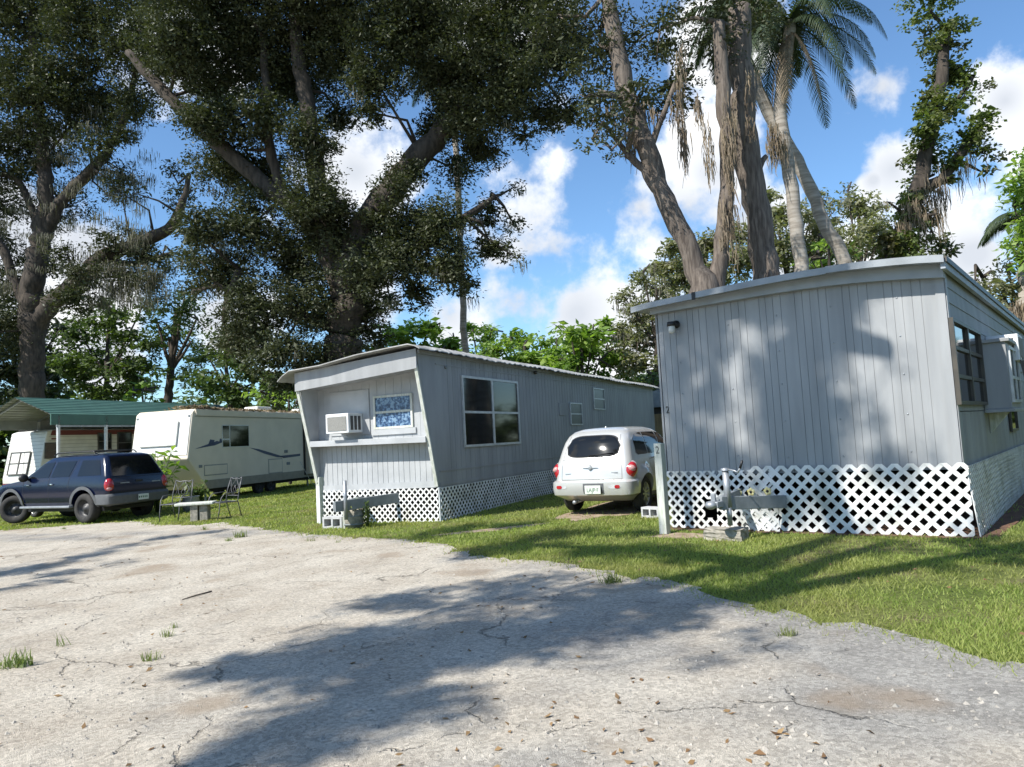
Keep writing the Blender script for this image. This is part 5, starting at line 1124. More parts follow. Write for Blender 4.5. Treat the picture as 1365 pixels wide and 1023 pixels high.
def litter(n=1500):
    th = R(-50)+R(92)*rng.random(n); r = 3.2*(24/3.2)**rng.random(n); x = r*np.sin(th); y = r*np.cos(th); k = rng.random(n) < np.clip(vnoise(x, y, .9, 14)*1.6-.45, .03, 1)
    for p in foot: k &= ~inpoly(x, y, p)
    x, y, r = x[k], y[k], r[k]; n = len(x); onp = inpoly(x, y, poly); z = SLOPE*x+np.where(onp, .014, .04+.02*rng.random(n)); s = (.012+.016*rng.random(n))*(1+.03*r); a = rng.random(n)*6.28; t_ = rng.normal(0, .006, (n, 4)); V = np.zeros((n, 4, 3))
    for j, (u, v) in enumerate(((-1, 0), (0, -.45), (1, 0), (0, .45))): V[:, j] = np.stack([x+s*(u*np.cos(a)-v*np.sin(a)), y+s*(u*np.sin(a)+v*np.cos(a)), z+t_[:, j]], 1)
    return tag(quads_object('fallen_leaves', V, rng.random(n), leafmat('fallen_leaf_brown', (.16, .09, .045), (.30, .20, .10), (.12, .08, .05), .1, .8, .2)), 'brown fallen leaves scattered over lawn and paving', 'leaves', kind='stuff')
litter()
# ---------------------------------------------------------------- trees
def crown_leaves(blobs, size, dens, twig=.26, depth=1.25, wr=.42, droop=.35, seed=0):
    """blobs: (centre Vector, radius m, density factor) -> quads"""
    r_ = np.random.default_rng(seed+11); out = []; rn = []
    for c, rad, df in blobs:
        nl = int(dens*df*math.pi*rad*rad/(size*size*wr*.5)); 
        if nl < 4: continue
        nt = max(2, nl//44); d = r_.normal(size=(nt, 3)); d /= np.linalg.norm(d, axis=1)[:, None]; tc = np.array(c)+d*(r_.random(nt)**.45)[:, None]*rad*np.array([1, depth, .92])
        ti = r_.integers(0, nt, nl); tw = twig*(.6+.8*r_.random(nt)); g3 = r_.normal(size=(nl, 3)); g3 /= np.maximum(1, np.linalg.norm(g3, axis=1)[:, None]/1.7); p = tc[ti]+g3*tw[ti][:, None]*np.array([1, 1, .55]); inner = np.linalg.norm((tc-np.array(c))/np.array([1, depth, .92]), axis=1)[ti] < rad*.62
        a = r_.normal(size=(nl, 3)); a[:, 2] = a[:, 2]*.5-droop; a /= np.linalg.norm(a, axis=1)[:, None]; s = size*(.6+.8*r_.random(nl))[:, None]*np.where(inner, 1.6, 1.0)[:, None]; up = r_.normal(size=(nl, 3))*.6+np.array([0, 0, 1.]); b_ = np.cross(a, up); b_ /= np.linalg.norm(b_, axis=1)[:, None]+1e-9
        b_ = b_*s*wr; a = a*s; out.append(np.stack([p, p+a*.5-b_*.5, p+a, p+a*.5+b_*.5], 1)); rn.append(np.clip(.5+(r_.random(nt)[ti]-.5)*.6+r_.normal(size=nl)*.22, 0, 1))
    return np.concatenate(out), np.concatenate(rn)
def pxblobs(lst, Y, dj=.08):
    out = []
    for q in lst:
        a, b_, r = q[:3]; df = q[3] if len(q) > 3 else 1; yy = Y*(1+random.uniform(-dj, dj)); out.append((at(a, b_, yy), r*yy/FPX, df))
    return out
def ribbons(pts, n, w, seed=0, spread=.25, segs=5, tuft=.5):
    """pts: (top Vector, length) -> hanging ribbons"""
    r_ = random.Random(seed); V = []
    for top, ln in pts:
        for i in range(n):
            a = r_.uniform(0, 3.14); sd = Vector((math.cos(a), math.sin(a), 0)); dn = r_.random()**1.4*tuft; sp = spread*(1-dn*.9); p = top+Vector((r_.gauss(0, sp), r_.gauss(0, sp), -dn*ln+r_.gauss(0, .08*ln))); l = ln*(1-dn)*r_.uniform(.35, .8); ww = w*r_.uniform(.5, 1.4)
            prev = p; pw = ww*.6
            for k in range(segs):
                q = prev+Vector((r_.gauss(0, .17), r_.gauss(0, .17), -1)).normalized()*l/segs; qw = ww*(1-.8*(k+1)/segs)+.002; V.append([list(prev-sd*pw), list(prev+sd*pw), list(q+sd*qw), list(q-sd*qw)]); prev, pw = q, qw
    return np.array(V)
def limb(mb, pts, Y, wob=.10, ext=None, n=12):
    """pts: (px, py, radius px[, dY])"""
    P = [at(p[0], p[1], Y+(p[3] if len(p) > 3 else 0)) for p in pts]; Rr = [p[2]*Y/FPX for p in pts]
    if ext == 'ground': g = Vector((P[0].x, P[0].y, gz(P[0].x)-.1)); P.insert(0, g); Rr.insert(0, Rr[0]*1.25)
    Q, S_ = [], []
    for i in range(len(P)-1):
        k = max(2, int((P[i+1]-P[i]).length/.35)); k = min(k, 14); p0 = P[max(i-1, 0)]; p3 = P[min(i+2, len(P)-1)]
        for j in range(k):
            t = j/k; v = .5*((2*P[i])+(P[i+1]-p0)*t+(2*p0-5*P[i]+4*P[i+1]-p3)*t*t+(3*P[i]-3*P[i+1]+p3-p0)*t**3); Q.append(v+Vector((random.gauss(0, .12*Rr[i]), random.gauss(0, .12*Rr[i]), 0))); S_.append((Rr[i]*(1-t)+Rr[i+1]*t)*random.uniform(.975, 1.03))
    Q.append(P[-1]); S_.append(Rr[-1]); mb.tube(Q, S_, n, True, wob); return mb
def twigs(mb, blobs, frm, n=3, r=.05):
    """thin branches from the nearest limb point into each blob"""
    for c, rad, df in blobs:
        c = Vector(c); s = min(frm, key=lambda f: (f-c).length)
        if (s-c).length > 7: continue
        m_ = (s+c)/2+Vector((random.gauss(0, .3), random.gauss(0, .3), random.gauss(.2, .3))); mb.tube([s, m_, c], [r*1.6, r*1.1, r*.5], 6)
        for k in range(n):
            e = c+Vector((random.gauss(0, 1), random.gauss(0, 1), random.gauss(0, .7))).normalized()*rad*.9; mb.tube([c, (c+e)/2+Vector((0, 0, .08)), e], [r*.5, r*.35, r*.15], 4)
def tree(name, label, cat, base, limbs, blobs, Y, leafm, bark, size, dens, group=None, moss=None, twig=.26, wr=.42, seed=0, wood='trunk', extra=None):
    root = thing(name, label, cat, base, 0, group); mb = MB(); pts = []
    for l in limbs:
        limb(mb, l[0], Y, ext='ground' if (len(l) > 1 and l[1]) else None); pts += [at(p[0], p[1], Y+(p[3] if len(p) > 3 else 0)) for p in l[0]]
    if pts: twigs(mb, blobs, pts)
    inv = Vector(base)
    if mb.v: mb.v = [tuple(Vector(v)-inv) for v in mb.v]; mb.build(wood, bark, root)
    if blobs:
        V, rn = crown_leaves(blobs, size, dens, twig, wr=wr, seed=seed); V = V-np.array(inv); print(label[:30], len(V)); quads_object('crown', V, rn, leafm, root)
    if moss:
        V = ribbons(*moss[0], **moss[1])-np.array(inv); mo = quads_object('hanging_moss', V, rng.random(len(V)), moss[2] if len(moss) > 2 else M['moss'], root); mo['kind'] = 'stuff'
    return root

# big moss hung oak at left
YA = 40
bA = pxblobs([(148,240,11),(163,228,14),(172,242,12),(146,262,8),(180,258,7,.7),(157,255,10,.8),(165,275,5,.6),(10,110,60),(60,120,60),(110,120,60),(30,170,50,.8),(90,165,40,.7),(140,150,45,.8),(175,140,40,.7),(60,215,45,.7),(125,200,32,.7),(20,225,35,.6),(5,270,40,.7),(160,185,22,.8),(95,270,28,.7),(70,290,28,.7),
              (20,30,90),(120,40,80),(200,70,70),(60,-20,90),(180,-30,90),(150,318,30,.7),(185,330,32,.8),(215,345,26,.7),(120,365,28,.6),(90,340,24,.6),(160,370,34,.8),(205,375,30,.8),(100,400,34,.8),(60,350,30,.6),(20,380,36,.8),(240,300,18,.6),(245,255,16,.7),(236,275,14,.6),(228,228,14,.6),
              (-30,330,60),(-40,200,80),(-40,440,80),(15,430,36,.8)], YA, .05)
mossA = [(at(random.gauss(160, 12), random.uniform(225, 262), YA-.5), random.uniform(.5, 1.3)) for _ in range(12)]+[(at(random.uniform(0, 200), random.uniform(130, 400), YA+random.uniform(-2, 2)), random.uniform(.4, 1.3)) for _ in range(100)]+[(at(random.uniform(100, 230), random.uniform(345, 395), YA-1.5), random.uniform(.5, 1.5)) for _ in range(34)]
tree('live_oak', 'spreading live oak at far left hung with grey moss, long low limb reaching right', 'tree', Vector((at(42, 560, YA).x, YA, gz(-26))),
     [([(44,560,15),(42,470,15),(42,400,15),(52,330,13),(62,270,11),(58,210,8),(50,130,6),(40,20,4)], True), ([(52,330,9),(85,265,8),(125,225,7),(152,185,5),(172,140,4),(185,60,3)],), ([(44,440,13),(75,400,12),(105,375,11),(135,345,10),(175,328,9),(205,315,8),(225,305,7),(238,285,6),(247,260,4),(252,232,3)],), ([(38,410,8),(20,375,6),(2,330,6),(-30,290,4)],), ([(52,300,5),(20,238,4),(-20,235,3)],), ([(135,345,5),(170,352,4),(205,345,4),(230,338,3)],)],
     bA, YA, M['oakleaf'], M['bark'], .17, 2.0, moss=(([*[]] and None or (mossA, 60, .018)), dict(seed=3, spread=.36)), twig=.36, seed=1)

# the great oak in the middle
YB = 27
LB = [(262,160,32),(300,165,42),(350,160,42,.9),(295,225,44,.9),(355,235,50),(415,190,42),(420,270,55),(335,300,52),(270,310,40,.8),(252,345,20,.6),(390,345,56),(300,365,50),(340,415,54),(415,410,56),(465,345,55),(475,415,46),(515,300,46),(545,345,46),(590,300,42),(600,355,40,.9),(650,285,26,.6),(655,330,28,.7),(560,395,28,.6),(620,385,22,.5),(525,250,28,.7),(452,150,30,.8),(495,150,24,.6),(545,230,28,.8),(585,170,34),(620,155,42),(670,150,40),(640,200,34,.9),(725,150,34,.8),(700,185,16,.6),(605,225,28,.8),(370,470,42),(415,480,34),(465,465,30,.9),(320,455,34,.9),(385,512,24,.8),(500,455,20,.7),(685,250,9,.5),(262,385,20,.6),(760,150,24,.5),(560,300,40),(500,360,46),(440,310,50),(685,300,12,.5),(690,345,10,.5),(520,400,18,.5),
      (240,60,60),(330,50,95),(440,50,95),(550,40,95),(650,60,80),(740,70,60,.8),(260,-40,110),(420,-50,110),(580,-50,110),(700,-20,90),(280,110,50),(380,110,55),(500,105,45,.8),(600,105,55),(690,110,45)]
bB = pxblobs(LB, YB, .07)
tree('live_oak', 'huge dark spreading live oak filling the middle, thick limb leaning up to the right', 'tree', Vector((at(455, 560, YB).x, YB, gz(-6))),
     [([(455,560,26),(455,480,25),(462,400,24),(470,340,22),(495,290,18),(530,245,17),(560,205,16),(600,165,14),(660,120,11),(730,60,7)], True), ([(462,400,18),(440,330,15),(425,260,13),(418,190,12),(405,120,11),(390,20,7)],), ([(440,330,12),(395,280,11),(345,240,11),(300,200,10),(262,160,9),(225,130,8),(170,70,5)],),
      ([(470,370,12),(520,345,9),(570,320,7),(620,290,5),(660,262,3)],), ([(380,270,7),(360,200,7),(355,130,6),(350,50,4)],), ([(455,440,9),(400,420,6),(340,400,4),(290,380,3)],), ([(300,430,5),(305,400,5),(320,360,5)],)],
     bB, YB, M['oakleaf'], M['bark'], .135, 3.3, moss=((([(Vector(q[0])+Vector((random.gauss(0, q[1]*.4), -.5, -random.random()*q[1]*.6)), random.uniform(.3, .9)) for q in random.sample(bB, 36)]), 22, .02), dict(seed=5, spread=.25)), twig=.25, seed=2)

# slim palm behind it
M['gf'] = M['deadfrond']
def frond(parent, base, az, el, ln, m, name='frond', droop=1.0, leaf=.55, seed=0):
    r_ = random.Random(seed); P = []; d = Vector((math.cos(az)*math.cos(el), math.sin(az)*math.cos(el), math.sin(el))); p = Vector(base); n = 16
    for i in range(n+1): P.append(p.copy()); p = p+d*ln/n; d = (d+Vector((0, 0, -.085*droop*(1+i*.08)))).normalized()
    V = []
    for i in range(n):
        a, b_ = P[i], P[i+1]; t = (b_-a).normalized(); s = t.cross(Vector((0, 0, 1))).normalized(); w = .03*(1-i/n)+.006
        V.append([list(a-s*w), list(a+s*w), list(b_+s*w), list(b_-s*w)])
        for k in range(4):
            q = a.lerp(b_, k/4); L_ = leaf*math.sin(math.pi*min(.98, (i+k/4+1.5)/(n+1.5)))**.6
            for sg in (-1, 1):
                dd = (s*sg*.8+t*.55+Vector((0, 0, -.35*droop+r_.gauss(0, .12)))).normalized(); e = q+dd*L_; e.z -= L_*.25; mm = q+dd*L_*.5; wv = t*.022
                V.append([list(q-wv), list(q+wv), list(mm+wv), list(mm-wv)]); V.append([list(mm-wv), list(mm+wv), list(e), list(e)])
    return quads_object(name, np.array(V), np.array([r_.random() for _ in V]), m, parent)
def palm(label, path, Y, n, ln, seed, dead=4, leaf=.6, ext=True):
    g = at(path[0][0], path[0][1], Y); base = Vector((g.x, Y, gz(g.x))); root = thing('palm_tree', label, 'palm tree', base, 0, 'palms'); mb = MB(); limb(mb, path, Y, .03, 'ground' if ext else None); mb.v = [tuple(Vector(v)-base) for v in mb.v]; mb.build('trunk', M['palmbark'], root)
    top = at(path[-1][0], path[-1][1], Y)-base; r_ = random.Random(seed)
    for i in range(n): frond(root, top, 6.283*i/n*2.4+r_.uniform(-.2, .2), r_.uniform(-.5, 1.1), ln*r_.uniform(.8, 1.1), M['palmleaf'], seed=seed*50+i, leaf=leaf, droop=r_.uniform(.9, 1.5))
    for i in range(dead): frond(root, top-Vector((0, 0, .15)), r_.uniform(0, 6.28), -1.0, ln*.8, M['deadfrond'], 'dead_frond', seed=seed*70+i, leaf=leaf*.8, droop=1.2)
    return root
palm('slim straight palm rising behind the middle mobile home', [(621,500,4.6),(617,400,4.4),(613,300,4.3),(609,220,4.2),(604,150,4),(600,95,4)], 34, 20, 3.6, 4)

# trunks behind the right home
YC = 19
bC = pxblobs([(800,150,30,.7),(830,165,26,.7),(790,185,18,.5),(850,130,30,.7),(780,130,26,.7),(815,200,16,.5),(880,140,20,.5),(900,120,40,.6),(800,60,60,.8),(880,40,60,.6),(740,20,60,.7),(960,60,40,.4)], YC, .06)
stC = [(at(random.gauss(838, 16), random.uniform(130, 190), YC), random.uniform(.5, 1.3)) for _ in range(20)]
strandC = [(at(904+i*1.2+random.gauss(0, 1.2), 128+i*10, YC-.2), random.uniform(.9, 1.6)) for i in range(8)]+[(at(930+i*2.2+random.gauss(0, 1), 128+i*11, YC-.2), random.uniform(.6, 1.1)) for i in range(9)]+[(at(905, 60+i*15, YC-.2), 1.2) for i in range(5)]
tree('oak_tree', 'leaning forked oak trunk with hanging brown strands behind the left end of the right home', 'tree', Vector((at(940, 400, YC).x, YC, .08)),
     [([(942,430,22),(940,390,20),(928,360,14),(912,320,13),(896,285,13),(880,250,12),(868,215,13),(852,175,13),(838,130,13),(825,70,12),(810,-10,9)], True), ([(948,400,16),(957,365,11),(962,320,10),(968,275,10),(970,230,9),(968,170,10),(964,120,10),(958,30,8)],), ([(880,258,6),(866,244,5),(858,226,5),(842,210,5),(836,205,6)],), ([(866,200,5),(885,150,3.5),(905,100,3)],)],
     bC, YC, M['oakleaf'], M['barkl'], .11, 2.0, moss=((strandC+stC, 15, .016), dict(seed=8, spread=.08, tuft=.15), M['deadfrond']), twig=.2, seed=3)
barkstr = [(at(random.gauss(972, 5), random.uniform(120, 330), YC-.3), random.uniform(.4, 1.2)) for _ in range(44)]+[(at(random.gauss(1000, 10), random.uniform(90, 180), YC+.2), random.uniform(.4, 1.0)) for _ in range(10)]
tree('oak_tree', 'thick upright brown trunk draped with dry aerial roots behind the right home roof', 'tree', Vector((at(1022, 400, YC+1).x, YC+1, .1)),
     [([(1026,420,19),(1021,350,18),(1012,300,17),(1003,250,17),(995,200,18),(990,150,18),(988,100,17),(985,10,14)], True), ([(1003,250,6),(1016,215,4),(1022,208,3)],)], pxblobs([(1000,20,50,.5),(960,-10,50,.5)], YC+1), YC+1, M['oakleaf'], M['barkl'], .11, 2.0,
     moss=((barkstr, 8, .016), dict(seed=9, spread=.07, tuft=.15), M['deadfrond']), seed=4)
palm('grey ringed palm trunk standing nearest the thick brown trunk', [(1069,400,10),(1068,350,9),(1062,300,9),(1055,250,8.5),(1046,200,8.5),(1040,130,8.5),(1048,75,8),(1052,30,8)], 24, 26, 3.9, 6, leaf=.65)
palm('pale slanting palm trunk leaning left across the ringed palm', [(1135,380,9),(1100,300,8.5),(1075,240,8.5),(1048,190,8.5),(1022,145,8),(1000,90,7.5),(975,20,7)], 25, 16, 2.7, 7, leaf=.6)
fluff = [(at(1033+random.gauss(0, 4), random.uniform(165, 200), 23.6), random.uniform(.6, 1.6)) for _ in range(16)]
palmr = [o for o in bpy.data.objects if o.get('category') == 'palm tree'][-1]
V = ribbons(fluff, 14, .018, seed=2, spread=.10, tuft=.15)-np.array(palmr.location); quads_object('dry_fibre', V, rng.random(len(V)), M['deadfrond'], palmr)

# vine covered snag
YV = 27
lv = [(1265,100,30),(1243,140,26),(1238,175,26),(1230,210,26),(1222,245,24),(1215,275,24),(1208,305,22),(1232,285,20),(1240,310,20,.7),(1252,330,22,.6),(1272,215,16,.8),(1292,185,22),(1303,165,22),(1312,205,18,.7),(1258,240,14,.7),(1192,325,22),(1185,345,22),(1225,335,24,.8),(1310,230,10,.5),(1255,150,20,.6),(1280,140,22,.4),(1285,110,30,.4),(1255,50,35),(1240,0,40,.8)]
bV = pxblobs(lv, YV, .03); vst = [(at(random.gauss(1215, 14), random.uniform(250, 300), YV-.6), random.uniform(.6, 1.8)) for _ in range(26)]+[(at(random.gauss(1250, 6), random.uniform(225, 280), YV-.6), random.uniform(.6, 2.2)) for _ in range(20)]+[(at(random.uniform(1265, 1315), random.uniform(200, 240), YV), random.uniform(.5, 1.5)) for _ in range(10)]
tree('vine_covered_tree', 'tall tree trunk smothered in leafy vines, with one crooked arm, behind the right home', 'tree', Vector((at(1185, 400, YV).x, YV, .2)),
     [([(1170,400,14),(1192,335,12),(1212,290,11),(1228,240,10),(1240,180,9),(1252,120,8),(1262,40,6)], True), ([(1228,250,8),(1255,240,7),(1275,212,6.5),(1292,190,6),(1308,165,5)],), ([(1245,160,4),(1270,140,3),(1290,115,2.5)],)], bV, YV, M['vineleaf'], M['bark'], .15, 2.6, moss=((vst, 9, .016), dict(seed=12, spread=.14, tuft=.15), M['deadfrond']), twig=.2, wr=.6, seed=5)

# sunlit grey green oaks behind the right home
def bgtree(label, blobs, Y, leafm, size, dens, trunk, seed, name='oak_tree', group='background trees', wr=.45, twig=.32, mossn=0, r=4):
    bl = pxblobs(blobs, Y, .06); x = at(trunk[0], trunk[1], Y).x; b0 = blobs[0]; lim = [([(trunk[0], trunk[1], r), ((trunk[0]+b0[0])/2, (trunk[1]+b0[1])/2+8, r*.8), (b0[0], b0[1], r*.45)], True)]
    for q in blobs[1:6]: lim.append(([((trunk[0]+b0[0])/2, (trunk[1]+b0[1])/2+8, r*.5), ((trunk[0]+b0[0])/4+q[0]*.5, (trunk[1]+b0[1])/4+q[1]*.5+6, r*.35), (q[0], q[1], r*.2)],))
    ms = None
    if mossn:
        R_ = random.Random(seed); pts = []
        for _ in range(mossn): q = R_.choice(blobs); pts.append((at(q[0]+R_.uniform(-1, 1)*q[2]*.8, q[1]+R_.uniform(-.3, .9)*q[2], Y+R_.uniform(-1.5, .5)), R_.uniform(.5, 1.4)))
        ms = ((pts, 12, .03), dict(seed=seed, spread=.3))
    return tree(name, label, 'tree', Vector((x, Y, gz(x))), lim, bl, Y, leafm, M['bark'], size, dens, group, moss=ms, twig=twig, wr=wr, seed=seed)
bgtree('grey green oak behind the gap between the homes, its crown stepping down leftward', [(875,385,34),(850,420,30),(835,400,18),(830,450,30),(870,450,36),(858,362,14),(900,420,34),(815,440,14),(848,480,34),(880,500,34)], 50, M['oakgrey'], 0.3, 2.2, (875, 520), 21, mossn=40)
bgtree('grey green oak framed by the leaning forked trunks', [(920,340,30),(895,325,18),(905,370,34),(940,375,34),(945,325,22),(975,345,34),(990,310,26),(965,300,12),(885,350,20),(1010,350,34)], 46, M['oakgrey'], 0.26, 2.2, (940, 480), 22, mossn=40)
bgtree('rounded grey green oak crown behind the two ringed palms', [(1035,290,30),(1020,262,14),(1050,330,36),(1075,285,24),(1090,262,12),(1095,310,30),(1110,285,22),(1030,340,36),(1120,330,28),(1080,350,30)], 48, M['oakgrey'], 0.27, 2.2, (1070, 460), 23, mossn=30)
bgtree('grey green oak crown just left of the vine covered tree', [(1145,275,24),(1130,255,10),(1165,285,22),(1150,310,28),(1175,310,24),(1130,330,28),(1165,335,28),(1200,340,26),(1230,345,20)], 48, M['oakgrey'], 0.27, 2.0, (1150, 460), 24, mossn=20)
bgtree('small bright green tree low between the palm trunks and the roofline', [(1105,325,14),(1090,335,14),(1120,335,14),(1080,345,14),(1105,350,18)], 28, M['bright'], .2, 1.6, (1105, 420), 25, 'broadleaf_tree', twig=.2, r=3)
bgtree('bright leafy tree at the upper right edge of the photo', [(1362,240,24),(1352,275,20),(1368,300,26),(1350,330,16,.8),(1375,350,24),(1385,260,40),(1400,320,40),(1365,215,12,.6),(1390,200,30)], 23, M['bright'], .17, 1.6, (1390, 480), 26, 'broadleaf_tree', twig=.25)
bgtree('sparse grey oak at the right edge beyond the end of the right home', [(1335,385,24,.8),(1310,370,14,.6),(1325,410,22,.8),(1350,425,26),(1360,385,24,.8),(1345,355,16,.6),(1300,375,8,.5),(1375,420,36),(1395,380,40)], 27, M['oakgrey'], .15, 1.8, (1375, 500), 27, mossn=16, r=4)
tk = MB(); limb(tk, [(1362,620,20),(1364,520,17),(1366,450,16),(1372,380,14),(1380,300,10)], 25, .14, 'ground'); kb = at(1362, 600, 25); tr_ = thing('palm_tree', 'shaggy fibrous palm trunk at the right edge beyond the right home', 'palm tree', (kb.x, 25, gz(kb.x)), 0, 'palms'); tk.v = [tuple(Vector(v)-tr_.location) for v in tk.v]; tk.build('trunk', M['palmbark'], tr_)
V = ribbons([(at(random.gauss(1362, 9), random.uniform(400, 470), 24.4), random.uniform(.5, 1.4)) for _ in range(50)], 9, .03, seed=31, spread=.12, tuft=.15)-np.array(tr_.location); quads_object('dry_fibre', V, rng.random(len(V)), M['deadfrond'], tr_)
for i in range(12): frond(tr_, at(1380, 290, 25)-tr_.location, 6.283*i/12, random.uniform(-.2, 1), 2.2, M['palmleaf'], seed=900+i)

# bright trees over the middle roof
bgtree('bright green leafy tree over the left end of the middle home roof', [(545,450,24),(520,440,14,.6),(570,440,18),(530,475,24),(560,480,26),(590,465,22),(510,465,16,.7),(585,440,10,.6)], 48, M['bright'], 0.38, 3.2, (550, 560), 41, 'broadleaf_tree', wr=.5)
bgtree('yellow green feathery tree just right of the slim palm', [(645,455,20,.8),(630,440,14,.6),(662,470,22),(635,480,24),(612,475,20,.8),(655,440,10,.5)], 50, M['bright'], 0.3, 3.2, (640, 560), 42, 'broadleaf_tree')
bgtree('mid green leafy tree above the middle of the roofline', [(700,458,20,.9),(690,480,24),(715,475,22),(680,450,12,.6),(725,452,10,.6),(705,500,24),(670,500,20)], 52, M['bright'], 0.36, 3.2, (700, 560), 43, 'broadleaf_tree', wr=.5)
bgtree('tall leafy green tree above the silver car, left of the grey oak', [(775,465,24),(760,445,14,.7),(790,450,22),(745,480,24),(800,480,28),(765,495,26),(742,435,7,.5),(820,470,24),(735,500,22),(830,500,24),(805,430,14,.7)], 49, M['bright'], 0.4, 3.2, (780, 570), 44, 'broadleaf_tree', wr=.5)
bgtree('bright bush whose rounded top shows between the feathery tree and the oak', [(600,470,22),(580,485,22),(615,490,22),(605,452,14,.7),(640,495,24)], 53, M['bright'], .34, 2.8, (602, 560), 46, 'broadleaf_tree', wr=.5)
bgtree('dense yellow green tree between the two leafy trees over the middle roofline', [(740,470,20),(728,490,22),(755,495,22),(742,452,14,.7),(700,478,18)], 55, M['bright'], .32, 2.8, (740, 560), 47, 'broadleaf_tree', wr=.5)
bgtree('small dead looking bush at the far end of the middle home', [(862,512,10),(875,525,12),(872,500,10,.7)], 34, M['midleaf'], .2, 1.5, (868, 580), 45, 'broadleaf_tree', r=2)
# trees behind the carport
bgtree('round topped dark oak directly behind the green carport', [(145,425,34),(110,450,34),(175,450,30),(140,480,38),(100,490,34),(190,410,18,.7),(180,490,34),(120,520,30),(160,520,30)], 52, M['midleaf'], .3, 2.0, (140, 560), 51, twig=.4)
bgtree('open crowned oak whose forked trunk shows behind the carport', [(235,415,26,.9),(210,430,22,.8),(262,425,24,.8),(225,450,24,.7),(255,455,22,.6),(245,400,14,.6),(200,460,20,.8),(230,500,24,.6),(270,490,20,.7)], 50, M['midleaf'], .27, 1.9, (222, 555), 52, r=6, twig=.35)
bgtree('lush green tree behind the cream travel trailer', [(300,460,30),(275,470,22,.8),(330,480,34),(300,505,30),(350,505,32),(370,530,24),(270,515,24),(330,440,26),(325,530,26)], 40, M['midleaf'], .26, 2.2, (310, 570), 53, twig=.3, name='broadleaf_tree')
bgtree('light green broad leaved sapling peeping over the carport roof', [(190,520,14),(178,528,10),(205,522,12),(196,508,8)], 43, M['bright'], .36, 1.5, (192, 570), 54, twig=.2, name='broadleaf_tree', wr=.55, r=2)
bgtree('shrubby tree with pale drooping leaf sprays above the cream trailer roof', [(385,520,18),(365,532,14),(400,535,16),(345,525,14,.8),(405,515,12)], 37, M['bright'], .3, 1.5, (385, 575), 55, twig=.22, name='broadleaf_tree', wr=.4, r=2)
bgtree('dark dense tree at the left edge behind the moss hung oak', [(15,440,34),(50,470,34),(20,500,40),(70,500,34),(80,440,24,.8),(-20,470,50),(50,530,34),(-15,540,40),(5,400,24,.8)], 56, M['darkleaf'], .32, 2.4, (30, 570), 56, twig=.45)

# far woods all round
def woods():
    r_ = np.random.default_rng(77); bl = []
    for k in range(230):
        a = 2*math.pi*k/230; d = 74+r_.random()*16; fr = math.cos(a) > .2
        if fr: d = 66+r_.random()*8
        x, y = d*math.sin(a), d*math.cos(a); h = 2.5+r_.random()*3.5+(3.2 if fr and math.sin(a) < .25 else 0); bl.append((Vector((x, y, gz(x)+h*.5)), h*.62+.8, .55)); bl.append((Vector((x+r_.normal()*2, y, gz(x)+1.6)), 2.9, .9))
    V, rn = crown_leaves(bl, .55, 1.3, .6, wr=.6, seed=70); return tag(quads_object('woods', V, rn, M['midleaf']), 'distant belt of dark woods closing the view', 'woods', kind='stuff')
woods()

# trees outside the photograph whose shadows cross the yard and the right home
def shade_point(p, h): t = (h-p.z)/SUN_DIR.z; return p+SUN_DIR*t
def wallpt(px, py): v = plane_local(px, py, right, 1, 0); return (Matrix.Translation(right.location) @ Matrix.Rotation(right.rotation_euler[2], 4, 'Z')) @ v
S1 = Vector((-8.5, -2.5, -.14)); sb = []
for (a, b_, h, r, df) in [(470,850,9,.55,1),(540,800,9,.5,1),(560,860,9.5,.8,1),(630,800,9,.6,1),(650,860,9,.7,1),(710,775,9.2,.55,1),(730,830,9,.8,1),(790,850,9,.4,.6),(805,795,9,.7,1),(870,825,9.5,.5,.8),(900,795,9,.6,1),(950,800,9,.5,.9),(390,885,9,.5,1),(320,892,9.4,.4,.8),(480,905,9,.7,1),(470,960,9,.7,1),(960,860,9,.35,.5),(985,795,9,.35,.8),
                         (560,716,9,.5,.8),(620,705,9,.6,.9),(690,728,9,.7,1),(750,712,9,.6,1),(790,738,9,.6,.9),(840,712,9,.5,.7),(880,735,9,.6,1),(930,742,9,.45,.7),(700,700,9,.5,.9),(640,742,9,.4,.6),(980,760,9,.4,.8),(1040,770,9,.3,.5)]:
    sb.append((shade_point(ground(a, b_), h), r, df))
S2 = Vector((-14.5, 1.5, -.23)); sb2 = []
for (a, b_, h, r, df) in [(5,765,8,.5,.9),(60,755,8,.5,.9),(110,742,8,.45,.9),(170,728,8,.4,.8),(230,716,8,.4,.8),(280,710,8,.4,.6),(40,780,8,.4,.7),(90,765,8,.35,.7),(-60,770,8,.8,1),(-100,740,8,.8,1),(150,752,8,.3,.6)]: sb2.append((shade_point(ground(a, b_), h), r, df))
for (a, b_, r, df) in [(905,470,.34,1),(900,530,.32,1),(915,590,.36,1),(925,420,.3,1),(960,430,.34,1),(955,520,.26,.9),(950,600,.30,.9),(975,640,.3,.8),(1010,400,.34,1),(1035,540,.34,1),(1030,500,.26,1),(1055,600,.36,1),(1075,400,.4,1),(1085,450,.34,1),(1090,530,.40,1),(1100,600,.34,1),(1020,640,.25,.8),(1130,400,.26,.9),(1150,560,.2,.8),(1180,610,.22,.9),(1195,650,.2,.9),(1200,480,.14,.4),(1110,680,.3,.6),(905,650,.3,.8),(1060,660,.3,.7),(1240,610,.15,.6)]: sb.append((shade_point(wallpt(a, b_), 15), r*(1.22 if a < 1100 else .95), df*1.5))
for (a, b_, r, df) in [(1160,728,.35,.9),(1220,735,.3,.6),(1290,722,.4,.9),(1330,745,.35,.9),(1250,760,.25,.6),(1370,730,.5,1),(1110,735,.2,.6)]: sb.append((shade_point(ground(a, b_), 9), r, df))
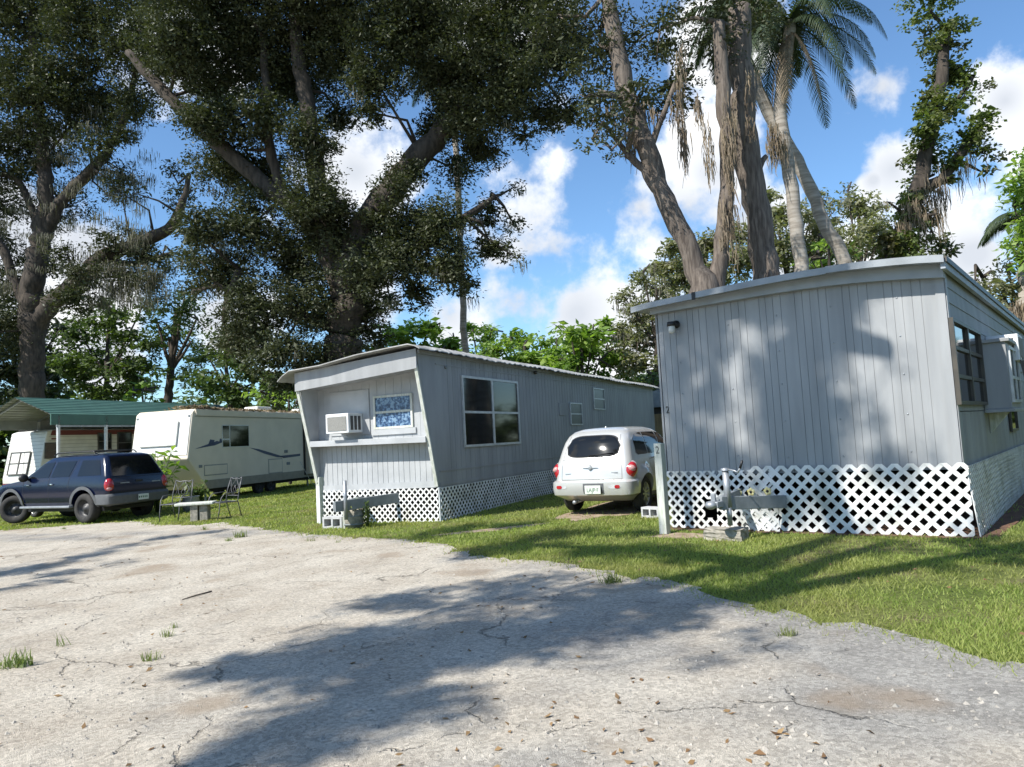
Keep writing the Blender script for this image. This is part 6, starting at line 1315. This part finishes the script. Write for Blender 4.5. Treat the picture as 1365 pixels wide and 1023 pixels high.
def shadowtree(label, base, blobs, hub, extra=()):
    root = thing('live_oak', label, 'tree', base, 0, 'trees beside the camera'); mb = MB(); hubs = [Vector(h) for h in hub]; mb.tube([base-Vector((0, 0, .2)), base+Vector((.1, 0, 2.5)), hubs[0]], [.55, .42, .36], 14, True, .06)
    for h in hubs[1:]: s = min((x for x in hubs if x != h and hubs.index(x) < hubs.index(h)), key=lambda x: (x-h).length); mb.tube([s, (s+h)/2+Vector((0, 0, .3)), h], ([.2, .15, .1] if h.z < 10 else [.07, .05, .02]), 10, True, .06)
    twigs(mb, blobs, hubs, 1, .012)
    for e in extra: mb.tube(e, [.15]*(len(e)-1)+[.06], 8, True, .1)
    mb.v = [tuple(Vector(v)-base) for v in mb.v]; mb.build('trunk', M['bark'], root); V, rn = crown_leaves(blobs, .10, 1.6, .15, depth=1.0, seed=90); quads_object('crown', V-np.array(base), rn, M['oakleaf'], root); return root
h1 = [shade_point(ground(*p), 8.6) for p in ((985, 800), (1110, 745), (1190, 722))]; h2 = [shade_point(ground(*p), 8.6) for p in ((1000, 797), (1160, 765), (1290, 741), (1365, 727), (1440, 720))]
shadowtree('tall live oak just behind and left of the camera that shades the yard', S1, sb, [(-8.0, -1.8, 6.5), (-7, .3, 8.4), (-5.5, 2.0, 8.6), (-4.2, 2.9, 8.8), (-6.4, 5.2, 8.7), (-2.6, 4.3, 8.9), (-1.6, 6.0, 9.2), (-.3, 5.2, 9.0), (-6.5, .8, 11.5), (-5.6, 2.2, 14), (-4.6, 3.4, 14.8), (-3.6, 2.2, 14.6)], [h1, h2])
shadowtree('live oak left of the camera that throws a shadow streak over the gravel', S2, sb2, [(-14, 2, 5.5), (-13, 3.5, 7.4), (-14.5, 6.5, 7.8)])
def offtree(label, base, bl, leafm, seed):
    root = thing('oak_tree', label, 'tree', base, 0, 'trees beside the camera'); b_ = Vector(base); mb = MB().tube([b_-Vector((0, 0, .2)), b_+Vector((.2, 0, 2.5)), b_+Vector((0, .3, 5))], [.35, .26, .18], 12, True, .06); bb = [(b_+Vector(c), r, 1) for c, r in bl]; twigs(mb, bb, [b_+Vector((0, .3, 4.5))], 3, .04); mb.v = [tuple(Vector(v)-b_) for v in mb.v]; mb.build('trunk', M['bark'], root)
    V, rn = crown_leaves(bb, .22, 1.8, .35, seed=seed); quads_object('crown', V-np.array(b_), rn, leafm, root)
for k, (x, y) in enumerate(((17, 8), (21, 15), (15, 1), (-4, -14), (8, -13), (-16, -9))):
    offtree(['bushy oak right of the right home', 'leafy oak further along right of the right home', 'oak at the right behind the camera', 'oak directly behind the camera', 'oak behind the camera to the right', 'oak behind the camera to the left'][k], (x, y, gz(x)), [((random.uniform(-2.5, 2.5), random.uniform(-2.5, 2.5), random.uniform(1.5, 7)), random.uniform(1.2, 1.9)) for _ in range(9)], M['midleaf'], 300+k)
